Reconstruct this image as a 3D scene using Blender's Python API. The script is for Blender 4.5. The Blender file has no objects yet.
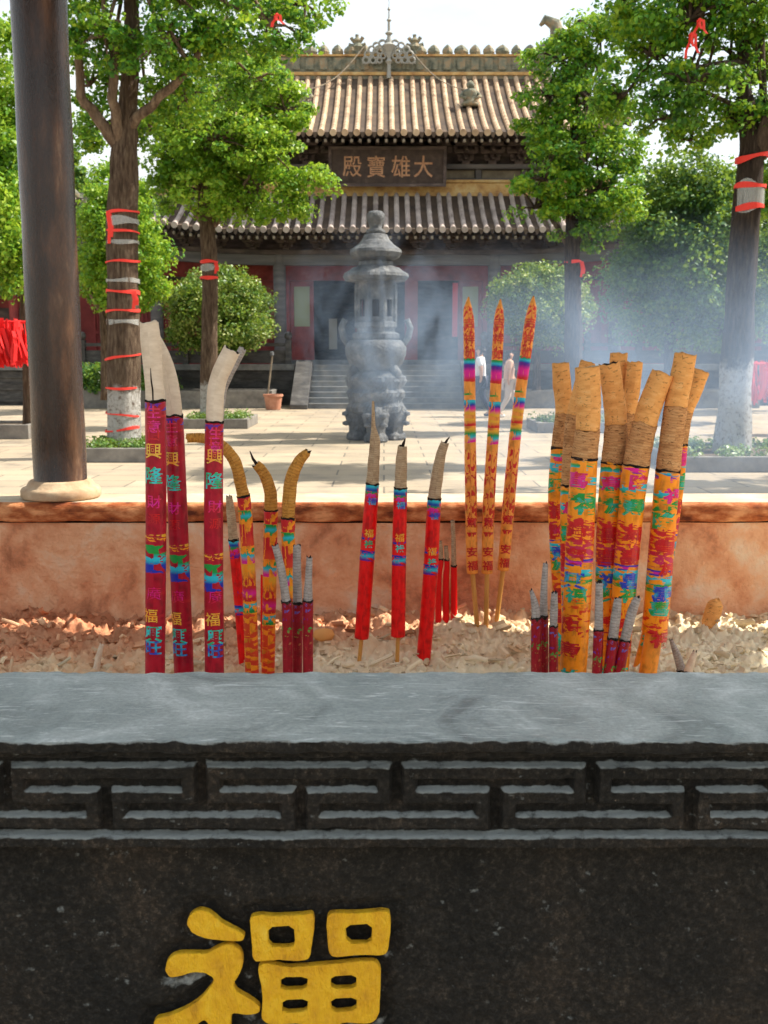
import bpy, bmesh, math, random
import numpy as np
from mathutils import Vector, Matrix, noise
R = math.radians
SC = bpy.context.scene
COL = SC.collection

# ------------------------------------------------------------------ camera, sky, sun, exposure
F_PX, PITCH, CAM_H = 1050.0, R(8.5), 1.5
cam_d = bpy.data.cameras.new('camera')
cam = bpy.data.objects.new('camera', cam_d); COL.objects.link(cam)
cam.location = (0, 0, CAM_H); cam.rotation_euler = (R(90) - PITCH, 0, 0)
cam_d.sensor_fit = 'VERTICAL'; cam_d.sensor_height = 36; cam_d.lens = 36 * F_PX / 1024
cam_d.clip_start = 0.05; cam_d.clip_end = 3000
cam_d.dof.use_dof = True; cam_d.dof.focus_distance = 1.8; cam_d.dof.aperture_fstop = 17
SC.camera = cam

SUN_DIR = Vector((0.62, 0.16, 0.77)).normalized()     # towards the sun: from the right, slightly beyond
W = bpy.data.worlds.new('World'); SC.world = W; W.use_nodes = True
nt = W.node_tree; nt.nodes.clear()
sky = nt.nodes.new('ShaderNodeTexSky'); sky.sky_type = 'NISHITA'; sky.sun_disc = False
sky.sun_elevation = math.asin(SUN_DIR.z); sky.sun_rotation = math.atan2(SUN_DIR.x, SUN_DIR.y)
sky.air_density = 1.3; sky.dust_density = 2.5
tc = nt.nodes.new('ShaderNodeTexCoord')
mp = nt.nodes.new('ShaderNodeMapping'); mp.inputs['Scale'].default_value = (1.6, 1.6, 4.0)
ns = nt.nodes.new('ShaderNodeTexNoise'); ns.inputs['Scale'].default_value = 2.3; ns.inputs['Detail'].default_value = 9; ns.inputs['Roughness'].default_value = .6
rp = nt.nodes.new('ShaderNodeValToRGB'); rp.color_ramp.elements[0].position = .36; rp.color_ramp.elements[1].position = .64
rp.color_ramp.elements[0].color = (.40, .40, .40, 1)
mx = nt.nodes.new('ShaderNodeMix'); mx.data_type = 'RGBA'
mx.inputs[7].default_value = (3.9, 4.05, 4.0, 1)         # sunlit thin cloud, in the sky texture's own units
bg = nt.nodes.new('ShaderNodeBackground'); bg.inputs['Strength'].default_value = 0.12
wo = nt.nodes.new('ShaderNodeOutputWorld')
L = nt.links.new
L(tc.outputs['Generated'], mp.inputs[0]); L(mp.outputs[0], ns.inputs['Vector']); L(ns.outputs[0], rp.inputs[0])
L(rp.outputs[0], mx.inputs[0]); L(sky.outputs[0], mx.inputs[6]); L(mx.outputs[2], bg.inputs[0]); L(bg.outputs[0], wo.inputs[0])
sd = bpy.data.lights.new('sun', 'SUN'); sd.energy = 3.9; sd.angle = R(.6); sd.color = (1, .93, .82)
sun = bpy.data.objects.new('sun', sd); COL.objects.link(sun)
sun.rotation_euler = SUN_DIR.to_track_quat('Z', 'Y').to_euler()
SC.view_settings.view_transform = 'Standard'; SC.view_settings.look = 'None'
SC.view_settings.gamma = 1; SC.view_settings.exposure = 1.28
SC.cycles.use_adaptive_sampling = True; SC.cycles.adaptive_threshold = .02
SC.cycles.use_denoising = True
SC.cycles.max_bounces = 8; SC.cycles.transparent_max_bounces = 12; SC.cycles.volume_bounces = 1
SC.cycles.volume_step_rate = 2; SC.cycles.volume_max_steps = 96

# ------------------------------------------------------------------ helpers
cP, sP = math.cos(PITCH), math.sin(PITCH)
def P(px, py, Y):
    """the point at distance Y (metres north of the lens) seen at that place of the photograph"""
    v = (512 - py) / F_PX; t = Y / (cP + v * sP)
    return Vector((t * (px - 384) / F_PX, Y, CAM_H + t * (-sP + v * cP)))
def PZ(px, py, z):
    v = (512 - py) / F_PX; t = (z - CAM_H) / (-sP + v * cP)
    return Vector((t * (px - 384) / F_PX, t * (cP + v * sP), z))
def ZY(py, Y): return P(384, py, Y).z
def mpp(Y, py=400):
    """metres per pixel at that distance"""
    return Y / (cP + (512 - py) / F_PX * sP) / F_PX

def tag(o, label=None, cat=None, group=None, kind=None):
    if label: o['label'] = label
    if cat: o['category'] = cat
    if group: o['group'] = group
    if kind: o['kind'] = kind
    return o
def empty(name, loc=(0, 0, 0), label=None, cat=None, group=None):
    o = bpy.data.objects.new(name, None); COL.objects.link(o); o.location = loc; o.empty_display_size = .1
    return tag(o, label, cat, group)
def wloc(o):
    v = Vector((0, 0, 0))
    while o: v += o.location; o = o.parent
    return v
def link(name, me, mats, parent=None, smooth=False):
    if not isinstance(mats, (list, tuple)): mats = [mats]
    for m in mats: me.materials.append(m)
    if smooth: me.polygons.foreach_set('use_smooth', [True] * len(me.polygons))
    o = bpy.data.objects.new(name, me); COL.objects.link(o)
    if parent:
        me.transform(Matrix.Translation(-wloc(parent))); o.parent = parent
    return o
def npmesh(name, V, Fc, uv=None):
    """fast mesh from numpy arrays; Fc is (n,k)"""
    me = bpy.data.meshes.new(name); V = np.asarray(V, np.float32); Fc = np.asarray(Fc, np.int32)
    me.vertices.add(len(V)); me.vertices.foreach_set('co', V.ravel())
    n, k = Fc.shape
    me.loops.add(n * k); me.loops.foreach_set('vertex_index', Fc.ravel())
    me.polygons.add(n); me.polygons.foreach_set('loop_start', np.arange(0, n * k, k, dtype=np.int32))
    me.update(calc_edges=True); return me
class MB:
    def __init__(s): s.v = []; s.f = []; s.m = []; s.uv = []; s.mi = 0
    def add(s, vs, fs):
        b = len(s.v); s.v += [tuple(v) for v in vs]; s.f += [tuple(b + i for i in f) for f in fs]; s.m += [s.mi] * len(fs)
        return s
    def box(s, a, b, rz=0, piv=None):
        x0, y0, z0 = a; x1, y1, z1 = b
        vs = [Vector((x, y, z)) for z in (z0, z1) for y in (y0, y1) for x in (x0, x1)]
        if rz:
            c = Vector(piv or ((x0 + x1) / 2, (y0 + y1) / 2, 0)); M = Matrix.Rotation(rz, 3, 'Z')
            vs = [M @ (v - c) + c for v in vs]
        return s.add(vs, [(0, 2, 3, 1), (4, 5, 7, 6), (0, 1, 5, 4), (2, 6, 7, 3), (0, 4, 6, 2), (1, 3, 7, 5)])
    def beam(s, p, q, w, h):
        """box of section w x h along p-q"""
        p = Vector(p); q = Vector(q); t = (q - p).normalized()
        u = t.cross(Vector((0, 0, 1)));  u = u.normalized() if u.length > 1e-4 else Vector((1, 0, 0)); n = u.cross(t)
        vs = [c + u * a * w / 2 + n * b * h / 2 for c in (p, q) for a, b in ((-1, -1), (1, -1), (1, 1), (-1, 1))]
        return s.add(vs, [(3, 2, 1, 0), (4, 5, 6, 7), (0, 1, 5, 4), (1, 2, 6, 5), (2, 3, 7, 6), (3, 0, 4, 7)])
    def lathe(s, c, prof, n=24, rot=0, scal=None):
        """prof: (r,z) bottom to top; scal(angle,r,z)->r"""
        vs = []; k = len(prof)
        for r, z in prof:
            for i in range(n):
                a = rot + 2 * math.pi * i / n; rr = scal(a, r, z) if scal else r
                vs.append((c[0] + rr * math.cos(a), c[1] + rr * math.sin(a), c[2] + z))
        fs = [(j * n + i, j * n + (i + 1) % n, (j + 1) * n + (i + 1) % n, (j + 1) * n + i) for j in range(k - 1) for i in range(n)]
        fs += [tuple(range(n - 1, -1, -1)), tuple((k - 1) * n + i for i in range(n))]
        return s.add(vs, fs)
    def tube(s, pts, rad, n=8, cap=True, jit=0, seed=0):
        pts = [Vector(p) for p in pts]; m = len(pts)
        if not isinstance(rad, (list, tuple)): rad = [rad] * m
        vs = []; u = None
        for i, p in enumerate(pts):
            t = (pts[min(i + 1, m - 1)] - pts[max(i - 1, 0)]).normalized()
            if u is None: u = Vector((0, -1, 0)) if abs(t.y) < .8 else Vector((1, 0, 0))
            u = (u - t * u.dot(t)).normalized(); w = t.cross(u)
            for k in range(n):
                a = 2 * math.pi * k / n
                r = rad[i] * (1 + (jit * noise.noise(Vector((k * 1.7 + seed, p.z * 3 / max(rad[i], .02) * .08, seed * .7 + k * .3))) if jit else 0))
                vs.append(p + (u * math.cos(a) + w * math.sin(a)) * r)
        fs = [(j * n + i, j * n + (i + 1) % n, (j + 1) * n + (i + 1) % n, (j + 1) * n + i) for j in range(m - 1) for i in range(n)]
        if cap: fs += [tuple(range(n - 1, -1, -1)), tuple((m - 1) * n + i for i in range(n))]
        return s.add(vs, fs)
    def prism(s, poly, y0, y1):
        """polygon in X-Z extruded along Y"""
        n = len(poly); vs = [(x, y0, z) for x, z in poly] + [(x, y1, z) for x, z in poly]
        return s.add(vs, [tuple(range(n)), tuple(range(2 * n - 1, n - 1, -1))] + [(i, i + n, (i + 1) % n + n, (i + 1) % n) for i in range(n)])
    def build(s, name, mats, parent=None, smooth=False, fix=True, bevel=0):
        me = bpy.data.meshes.new(name); me.from_pydata(s.v, [], s.f); me.polygons.foreach_set('material_index', s.m)
        if fix or bevel:
            bm = bmesh.new(); bm.from_mesh(me); bmesh.ops.recalc_face_normals(bm, faces=bm.faces)
            if bevel: bmesh.ops.bevel(bm, geom=[e for e in bm.edges if e.is_manifold and e.calc_face_angle(0) > .6], offset=bevel, segments=2, affect='EDGES', profile=.6)
            bm.to_mesh(me); bm.free()
        return link(name, me, mats, parent, smooth)

# ------------------------------------------------------------------ materials
def mat(name, col, rough=.8, spec=.3, metal=0):
    m = bpy.data.materials.new(name); m.use_nodes = True; b = m.node_tree.nodes['Principled BSDF']
    b.inputs['Base Color'].default_value = (*col, 1); b.inputs['Roughness'].default_value = rough
    b.inputs['Specular IOR Level'].default_value = spec; b.inputs['Metallic'].default_value = metal
    return m
def nd(m, t, **k):
    n = m.node_tree.nodes.new(t)
    for a, v in k.items():
        if a in n.inputs: n.inputs[a].default_value = v
        else: setattr(n, a, v)
    return n
def lk(m, a, b): m.node_tree.links.new(a, b)
def ramp(m, stops, interp='LINEAR'):
    r = nd(m, 'ShaderNodeValToRGB'); cr = r.color_ramp; cr.interpolation = interp
    while len(cr.elements) < len(stops): cr.elements.new(.5)
    for e, (p, c) in zip(cr.elements, stops): e.position = p; e.color = (*c, 1) if len(c) == 3 else c
    return r
def noisy(name, stops, scale=4, rough=.8, spec=.3, bump=.3, bscale=None, detail=8, stretch=(1, 1, 1), bdist=.01, metal=0, rvar=0, dist=0):
    """a mottled surface: colours from noise through stops, and a bump"""
    m = mat(name, (.5, .5, .5), rough, spec, metal); b = m.node_tree.nodes['Principled BSDF']
    tc = nd(m, 'ShaderNodeTexCoord'); mp = nd(m, 'ShaderNodeMapping'); mp.inputs['Scale'].default_value = stretch
    n = nd(m, 'ShaderNodeTexNoise', Scale=scale, Detail=detail, Roughness=.62, Distortion=dist)
    r = ramp(m, stops); lk(m, tc.outputs['Object'], mp.inputs[0]); lk(m, mp.outputs[0], n.inputs['Vector'])
    lk(m, n.outputs[0], r.inputs[0]); lk(m, r.outputs[0], b.inputs['Base Color'])
    if bump:
        n2 = nd(m, 'ShaderNodeTexNoise', Scale=bscale or scale * 4, Detail=8, Roughness=.65); lk(m, mp.outputs[0], n2.inputs['Vector'])
        bp = nd(m, 'ShaderNodeBump', Strength=bump, Distance=bdist); lk(m, n2.outputs[0], bp.inputs['Height']); lk(m, bp.outputs[0], b.inputs['Normal'])
        if rvar:
            mr = nd(m, 'ShaderNodeMapRange'); mr.inputs[3].default_value = rough - rvar; mr.inputs[4].default_value = rough + rvar
            lk(m, n2.outputs[0], mr.inputs[0]); lk(m, mr.outputs[0], b.inputs['Roughness'])
    return m
def leafmat(name, cols, trans=.35):
    m = mat(name, cols[0], .42, .35); b = m.node_tree.nodes['Principled BSDF']; out = m.node_tree.nodes['Material Output']
    g = nd(m, 'ShaderNodeNewGeometry'); k = len(cols)
    r = ramp(m, [(i / (k - 1), c) for i, c in enumerate(cols)]); nz = nd(m, 'ShaderNodeTexNoise', Scale=1.1, Detail=3); lk(m, g.outputs['Position'], nz.inputs[0]); ad = nd(m, 'ShaderNodeMath', operation='MULTIPLY_ADD'); ad.inputs[1].default_value = 1.5; ad.inputs[2].default_value = -.75; lk(m, nz.outputs[0], ad.inputs[0]); a2 = nd(m, 'ShaderNodeMath', operation='ADD'); lk(m, g.outputs['Random Per Island'], a2.inputs[0]); lk(m, ad.outputs[0], a2.inputs[1]); lk(m, a2.outputs[0], r.inputs[0])
    lk(m, r.outputs[0], b.inputs['Base Color'])
    t = nd(m, 'ShaderNodeBsdfTranslucent'); mxc = nd(m, 'ShaderNodeMix', data_type='RGBA'); mxc.inputs[0].default_value = .6
    lk(m, r.outputs[0], mxc.inputs[6]); mxc.inputs[7].default_value = (.42, .55, .04, 1)
    lk(m, mxc.outputs[2], t.inputs[0])
    ms = nd(m, 'ShaderNodeMixShader', Fac=trans); lk(m, b.outputs[0], ms.inputs[1]); lk(m, t.outputs[0], ms.inputs[2]); lk(m, ms.outputs[0], out.inputs[0])
    return m

M = {}

M['black_stone'] = noisy('black_stone', [(.3, (.012, .011, .010)), (.5, (.032, .028, .024)), (.64, (.06, .05, .042)), (.78, (.13, .11, .09))], 9, .46, .5, .6, 90, bdist=.004, rvar=.15)
M['yellow_paint'] = noisy('yellow_paint', [(.28, (.50, .24, .008)), (.42, (.76, .40, .008)), (.58, (.86, .50, .010)), (.75, (.92, .62, .05))], 42, .45, .4, 1, 130, stretch=(1, 1, .5), bdist=.012)
M['red_edge'] = noisy('ochre_rim_side', [(.34, (.12, .03, .015)), (.48, (.42, .12, .04)), (.66, (.74, .34, .15))], 14, .85, .2, .5, 40, stretch=(1, 1, 2.5))
M['ochre_wall'] = noisy('ochre_wall', [(.32, (.50, .20, .10)), (.42, (.84, .38, .20)), (.52, (.96, .54, .31)), (.62, (.97, .68, .47)), (.74, (.95, .82, .68))], 7, .85, .2, .9, 60, bdist=.02, dist=.25)
M['far_rim'] = noisy('dusty_rim_top', [(.3, (.36, .27, .17)), (.6, (.55, .46, .33)), (.8, (.66, .58, .45))], 6, .8, .3, .3, 40)
M['ash'] = noisy('pale_ash', [(.3, (.30, .14, .08)), (.46, (.50, .30, .17)), (.58, (.70, .55, .34)), (.75, (.82, .72, .50))], 3.0, .95, .1, .9, 45, bdist=.012)
M['ash_red'] = noisy('reddish_ash', [(.3, (.28, .10, .05)), (.5, (.50, .24, .13)), (.72, (.66, .42, .28))], 9, .95, .1, .8, 60, bdist=.006)
M['ash_cream'] = noisy('cream_ash', [(.3, (.45, .30, .15)), (.5, (.72, .58, .34)), (.72, (.85, .77, .56))], 12, .95, .1, .8, 60, bdist=.006)
M['column'] = noisy('lacquered_column', [(.3, (.012, .005, .003)), (.5, (.030, .012, .005)), (.62, (.09, .04, .018)), (.74, (.36, .23, .14))], 6, .27, .5, .35, 90, stretch=(2.2, 2.2, .5), bdist=.003, rvar=.1)
M['col_base'] = noisy('column_base', [(.3, (.34, .19, .10)), (.7, (.62, .48, .32))], 12, .8, .2, .3, 60)
M['iron'] = noisy('burner_iron', [(.3, (.045, .05, .055)), (.55, (.12, .125, .13)), (.75, (.26, .26, .25))], 5, .6, .4, .9, 16, bdist=.06)
M['tile_upper'] = noisy('glazed_tile_warm', [(.3, (.22, .14, .085)), (.5, (.46, .32, .20)), (.72, (.60, .46, .31))], 1.6, .6, .3, .3, 8)  # upper roof's own warm brown tile, mottled
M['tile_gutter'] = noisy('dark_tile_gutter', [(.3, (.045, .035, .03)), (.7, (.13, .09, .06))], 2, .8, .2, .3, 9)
M['tile_lower'] = noisy('grey_clay_tile', [(.3, (.18, .145, .13)), (.5, (.40, .33, .29)), (.75, (.62, .53, .46))], 1.4, .7, .3, .3, 8)
M['ridge'] = noisy('carved_ridge', [(.3, (.07, .08, .06)), (.5, (.20, .20, .145)), (.62, (.30, .22, .13)), (.78, (.26, .32, .25))], 3.5, .8, .3, .8, 8, bdist=.06)
M['ledge'] = noisy('yellow_ledge', [(.3, (.30, .15, .06)), (.5, (.52, .32, .12)), (.75, (.62, .50, .26))], 3, .8, .3, .5, 8)
M['wood'] = noisy('old_dark_wood', [(.3, (.04, .03, .028)), (.55, (.11, .08, .072)), (.8, (.22, .17, .145))], 2, .75, .3, .3, 14, stretch=(1, 1, 3))
M['greywood'] = noisy('grey_beam', [(.3, (.07, .066, .068)), (.6, (.15, .135, .13)), (.8, (.23, .20, .19))], 2, .75, .3, .2, 14, stretch=(.3, 1, 3))
M['panel'] = noisy('bracket_panel', [(.3, (.14, .11, .08)), (.7, (.30, .25, .18))], 3, .8, .2, .2)
M['redwood'] = noisy('red_lacquer', [(.3, (.16, .022, .022)), (.6, (.30, .045, .04)), (.8, (.38, .12, .10))], 2.5, .6, .35, .15, 20)
M['sign_board'] = noisy('plaque_board', [(.3, (.035, .022, .018)), (.6, (.075, .05, .04)), (.8, (.14, .10, .08))], 4, .6, .3, .3, 20)
M['gilt'] = noisy('faded_gilt', [(.35, (.36, .16, .08)), (.7, (.62, .36, .20))], 9, .55, .4, .2)
M['stone'] = noisy('grey_terrace_stone', [(.3, (.10, .10, .10)), (.5, (.18, .18, .175)), (.75, (.30, .29, .27))], 2.5, .85, .2, .4, 14)
M['stone_dark'] = noisy('dark_retaining_stone', [(.3, (.035, .033, .033)), (.55, (.08, .075, .07)), (.8, (.17, .16, .15))], 3, .85, .2, .5, 10, stretch=(1, 1, 3))
M['kerb'] = noisy('planter_kerb', [(.3, (.13, .12, .11)), (.7, (.26, .24, .21))], 5, .85, .2, .3)
M['bark'] = noisy('ridged_bark', [(.3, (.06, .04, .028)), (.5, (.16, .11, .075)), (.72, (.32, .24, .16))], 6, .9, .15, 1, 16, stretch=(2, 2, .45), bdist=.05)
M['bark_dark'] = noisy('dark_bark', [(.3, (.03, .022, .018)), (.5, (.085, .06, .045)), (.72, (.17, .13, .095))], 6, .9, .15, 1, 16, stretch=(2, 2, .45), bdist=.05)
M['whitewash'] = noisy('whitewashed_bark', [(.32, (.22, .16, .12)), (.45, (.56, .50, .44)), (.6, (.70, .66, .60))], 7, .9, .15, .9, 14, stretch=(2, 2, .6), bdist=.03)
M['ribbon'] = mat('red_ribbon', (.75, .045, .03), .6)
M['film'] = mat('clear_film', (.5, .5, .47), .15, .6); M['film'].node_tree.nodes['Principled BSDF'].inputs['Alpha'].default_value = .35
M['leaf_dark'] = leafmat('leaf_dark', [(.012, .08, .016), (.04, .20, .022), (.13, .33, .022), (.32, .47, .03)])
M['leaf_light'] = leafmat('leaf_light', [(.04, .15, .012), (.11, .28, .018), (.20, .38, .025), (.36, .48, .05)], .42)
M['leaf_shrub'] = leafmat('leaf_shrub', [(.03, .09, .015), (.08, .17, .02), (.17, .26, .04), (.36, .40, .12)], .25)
M['leaf_deep'] = leafmat('leaf_deep', [(.012, .06, .02), (.03, .12, .035), (.07, .19, .04), (.18, .30, .05)], .36)
M['grass'] = leafmat('ground_cover_leaf', [(.04, .10, .02), (.10, .20, .03), (.22, .28, .08)], .2)
M['soil'] = noisy('soil', [(.3, (.06, .045, .03)), (.7, (.16, .12, .08))], 9, .95, .1, .5)

def carved_stone():
    """black painted stone: fine pits, pale grit, dust and caught sky light painted pale on the ledges"""
    m = mat('black_stone', (.02, .018, .016), .42, .24); b = m.node_tree.nodes['Principled BSDF']; tc = nd(m, 'ShaderNodeTexCoord'); ob = tc.outputs['Object']
    n1 = nd(m, 'ShaderNodeTexNoise', Scale=7, Detail=9, Roughness=.65, Distortion=.5); lk(m, ob, n1.inputs[0]); r1 = ramp(m, [(.3, (.012, .013, .013)), (.5, (.022, .021, .019)), (.62, (.038, .032, .026)), (.78, (.075, .06, .05))]); lk(m, n1.outputs[0], r1.inputs[0])
    n2 = nd(m, 'ShaderNodeTexNoise', Scale=260, Detail=3, Roughness=.6); lk(m, ob, n2.inputs[0]); r2 = ramp(m, [(.66, (0, 0, 0)), (.76, (1, 1, 1))]); lk(m, n2.outputs[0], r2.inputs[0])
    n3 = nd(m, 'ShaderNodeTexNoise', Scale=5, Detail=5); lk(m, ob, n3.inputs[0]); r3 = ramp(m, [(.42, (.05, .05, .05)), (.6, (.45, .45, .45))]); lk(m, n3.outputs[0], r3.inputs[0]); mu = nd(m, 'ShaderNodeMath', operation='MULTIPLY'); lk(m, r2.outputs[0], mu.inputs[0]); lk(m, r3.outputs[0], mu.inputs[1])
    m1 = nd(m, 'ShaderNodeMix', data_type='RGBA'); lk(m, mu.outputs[0], m1.inputs[0]); lk(m, r1.outputs[0], m1.inputs[6]); m1.inputs[7].default_value = (.30, .26, .22, 1)
    n6 = nd(m, 'ShaderNodeTexNoise', Scale=150, Detail=8, Roughness=.8); lk(m, ob, n6.inputs[0]); r6 = ramp(m, [(.38, (.15, .15, .15)), (.49, (.8, .8, .8)), (.56, (2.4, 2.2, 2.0)), (.64, (7, 6.4, 5.8))]); lk(m, n6.outputs[0], r6.inputs[0]); m6 = nd(m, 'ShaderNodeMix', data_type='RGBA', blend_type='MULTIPLY'); m6.inputs[0].default_value = .42; lk(m, m1.outputs[2], m6.inputs[6]); lk(m, r6.outputs[0], m6.inputs[7]); m1 = m6
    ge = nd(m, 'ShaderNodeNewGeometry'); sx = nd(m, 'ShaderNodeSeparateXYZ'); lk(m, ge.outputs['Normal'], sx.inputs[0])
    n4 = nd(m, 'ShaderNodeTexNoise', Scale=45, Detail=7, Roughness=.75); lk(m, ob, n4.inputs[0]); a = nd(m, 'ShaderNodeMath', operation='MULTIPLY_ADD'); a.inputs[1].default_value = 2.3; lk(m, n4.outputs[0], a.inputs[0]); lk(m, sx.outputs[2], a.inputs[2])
    mr = nd(m, 'ShaderNodeMapRange'); mr.inputs[1].default_value = 1.5; mr.inputs[2].default_value = 2.0; mr.inputs[4].default_value = .9; lk(m, a.outputs[0], mr.inputs[0])  # paler where the normal points up: sky light put into the colour, with dust
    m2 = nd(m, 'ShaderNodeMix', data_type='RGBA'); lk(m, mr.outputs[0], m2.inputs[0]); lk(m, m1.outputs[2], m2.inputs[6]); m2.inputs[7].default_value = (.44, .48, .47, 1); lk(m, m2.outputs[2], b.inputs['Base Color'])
    n5 = nd(m, 'ShaderNodeTexNoise', Scale=95, Detail=9, Roughness=.75); lk(m, ob, n5.inputs[0]); bp = nd(m, 'ShaderNodeBump', Strength=1, Distance=.014); lk(m, n5.outputs[0], bp.inputs['Height']); lk(m, bp.outputs[0], b.inputs['Normal'])
    mr2 = nd(m, 'ShaderNodeMapRange'); mr2.inputs[3].default_value = .30; mr2.inputs[4].default_value = .55; lk(m, n1.outputs[0], mr2.inputs[0]); lk(m, mr2.outputs[0], b.inputs['Roughness'])
    return m
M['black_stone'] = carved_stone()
def worn_slab():
    """smooth grey slab: broad smears, fine grain, short pale scrapes, wear along the edges"""
    m = mat('stone_rim', (.3, .3, .3), .35, .5); b = m.node_tree.nodes['Principled BSDF']; tc = nd(m, 'ShaderNodeTexCoord'); ob = tc.outputs['Object']
    n1 = nd(m, 'ShaderNodeTexNoise', Scale=6, Detail=9, Roughness=.66, Distortion=1.1); lk(m, ob, n1.inputs[0]); r1 = ramp(m, [(.32, (.10, .125, .12)), (.45, (.22, .255, .245)), (.57, (.32, .355, .34)), (.70, (.52, .55, .53))]); lk(m, n1.outputs[0], r1.inputs[0])
    n2 = nd(m, 'ShaderNodeTexNoise', Scale=170, Detail=8, Roughness=.8); lk(m, ob, n2.inputs[0]); r2 = ramp(m, [(.36, (.45, .45, .45)), (.5, (1, 1, 1)), (.66, (1.7, 1.7, 1.65))]); lk(m, n2.outputs[0], r2.inputs[0])
    mm = nd(m, 'ShaderNodeMix', data_type='RGBA', blend_type='MULTIPLY'); mm.inputs[0].default_value = .4; lk(m, r1.outputs[0], mm.inputs[6]); lk(m, r2.outputs[0], mm.inputs[7])
    mp = nd(m, 'ShaderNodeMapping'); mp.inputs['Scale'].default_value = (9, 60, 9); mp.inputs['Rotation'].default_value = (0, 0, .35); lk(m, ob, mp.inputs[0]); n3 = nd(m, 'ShaderNodeTexNoise', Scale=1.6, Detail=7, Roughness=.7, Distortion=1.5); lk(m, mp.outputs[0], n3.inputs[0]); r3 = ramp(m, [(.56, (0, 0, 0)), (.64, (.7, .7, .7))]); lk(m, n3.outputs[0], r3.inputs[0])
    m2 = nd(m, 'ShaderNodeMix', data_type='RGBA'); lk(m, r3.outputs[0], m2.inputs[0]); lk(m, mm.outputs[2], m2.inputs[6]); m2.inputs[7].default_value = (.62, .66, .64, 1); lk(m, m2.outputs[2], b.inputs['Base Color'])
    mr2 = nd(m, 'ShaderNodeMapRange'); mr2.inputs[3].default_value = .18; mr2.inputs[4].default_value = .6; lk(m, n1.outputs[0], mr2.inputs[0]); lk(m, mr2.outputs[0], b.inputs['Roughness'])
    bp = nd(m, 'ShaderNodeBump', Strength=.35, Distance=.002); lk(m, n2.outputs[0], bp.inputs['Height']); lk(m, bp.outputs[0], b.inputs['Normal'])
    return m
M['rim_top'] = worn_slab()
def ash_mat(name, k):
    """ash: reddish on the left and at the back, cream in front on the right"""
    m = mat(name, (.5, .5, .5), .95, .1); b = m.node_tree.nodes['Principled BSDF']; ge = nd(m, 'ShaderNodeNewGeometry'); sx = nd(m, 'ShaderNodeSeparateXYZ'); lk(m, ge.outputs['Position'], sx.inputs[0])
    n = nd(m, 'ShaderNodeTexNoise', Scale=5, Detail=8, Roughness=.65); lk(m, ge.outputs['Position'], n.inputs[0])
    a = nd(m, 'ShaderNodeMath', operation='MULTIPLY_ADD'); a.inputs[1].default_value = .28; lk(m, sx.outputs[0], a.inputs[0]); lk(m, n.outputs[0], a.inputs[2])
    c = nd(m, 'ShaderNodeMath', operation='MULTIPLY_ADD'); c.inputs[1].default_value = -.9; lk(m, sx.outputs[1], c.inputs[0]); lk(m, a.outputs[0], c.inputs[2])
    d = nd(m, 'ShaderNodeMath', operation='ADD'); d.inputs[1].default_value = 2.42 + k; lk(m, c.outputs[0], d.inputs[0])
    r = ramp(m, [(.2, (.58, .26, .14)), (.42, (.72, .42, .25)), (.58, (.80, .60, .38)), (.78, (.88, .78, .56))]); lk(m, d.outputs[0], r.inputs[0])
    r2 = ramp(m, [(0, (.62, .58, .55)), (.5, (1, 1, 1)), (1, (1.1, 1.08, 1.05))]); lk(m, ge.outputs['Random Per Island'], r2.inputs[0]); mm = nd(m, 'ShaderNodeMix', data_type='RGBA', blend_type='MULTIPLY'); mm.inputs[0].default_value = 1; lk(m, r.outputs[0], mm.inputs[6]); lk(m, r2.outputs[0], mm.inputs[7]); lk(m, mm.outputs[2], b.inputs['Base Color'])
    n5 = nd(m, 'ShaderNodeTexNoise', Scale=150, Detail=8, Roughness=.7); lk(m, ge.outputs['Position'], n5.inputs[0]); bp = nd(m, 'ShaderNodeBump', Strength=.8, Distance=.004); lk(m, n5.outputs[0], bp.inputs['Height']); lk(m, bp.outputs[0], b.inputs['Normal'])
    return m
M['ash'] = ash_mat('pale_ash', .0); M['ash_bits'] = ash_mat('ash_bits', .0); M['ash_bits_pale'] = ash_mat('ash_bits_pale', .18)
def paving():
    m = mat('courtyard_paving', (.5, .5, .5), .75, .3); b = m.node_tree.nodes['Principled BSDF']
    tc = nd(m, 'ShaderNodeTexCoord'); br = nd(m, 'ShaderNodeTexBrick'); br.offset = .5
    for k, v in (('Color1', (.32, .26, .185, 1)), ('Color2', (.39, .32, .23, 1)), ('Mortar', (.15, .13, .10, 1)), ('Scale', 1.0), ('Mortar Size', .012), ('Brick Width', 1.2), ('Row Height', .6), ('Bias', 0.0)): br.inputs[k].default_value = v
    n = nd(m, 'ShaderNodeTexNoise', Scale=.9, Detail=9, Roughness=.65); lk(m, tc.outputs['Object'], br.inputs['Vector']); lk(m, tc.outputs['Object'], n.inputs['Vector'])
    r = ramp(m, [(.3, (.55, .56, .60)), (.45, (.92, .92, .92)), (.6, (1.05, 1.03, 1)), (.75, (1.2, 1.15, 1.05))])
    mxn = nd(m, 'ShaderNodeMix', data_type='RGBA', blend_type='MULTIPLY'); mxn.inputs[0].default_value = 1
    lk(m, n.outputs[0], r.inputs[0]); lk(m, br.outputs[0], mxn.inputs[6]); lk(m, r.outputs[0], mxn.inputs[7]); lk(m, mxn.outputs[2], b.inputs['Base Color'])
    bp = nd(m, 'ShaderNodeBump', Strength=.3, Distance=.01); lk(m, n.outputs[0], bp.inputs['Height']); lk(m, bp.outputs[0], b.inputs['Normal'])
    return m
M['paving'] = paving()

# ------------------------------------------------------------------ the ground
g = MB(); g.add([(-900, -900, 0), (900, -900, 0), (900, 900, 0), (-900, 900, 0)], [(0, 1, 2, 3)])
tag(g.build('ground', M['paving']), kind='structure')
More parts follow.
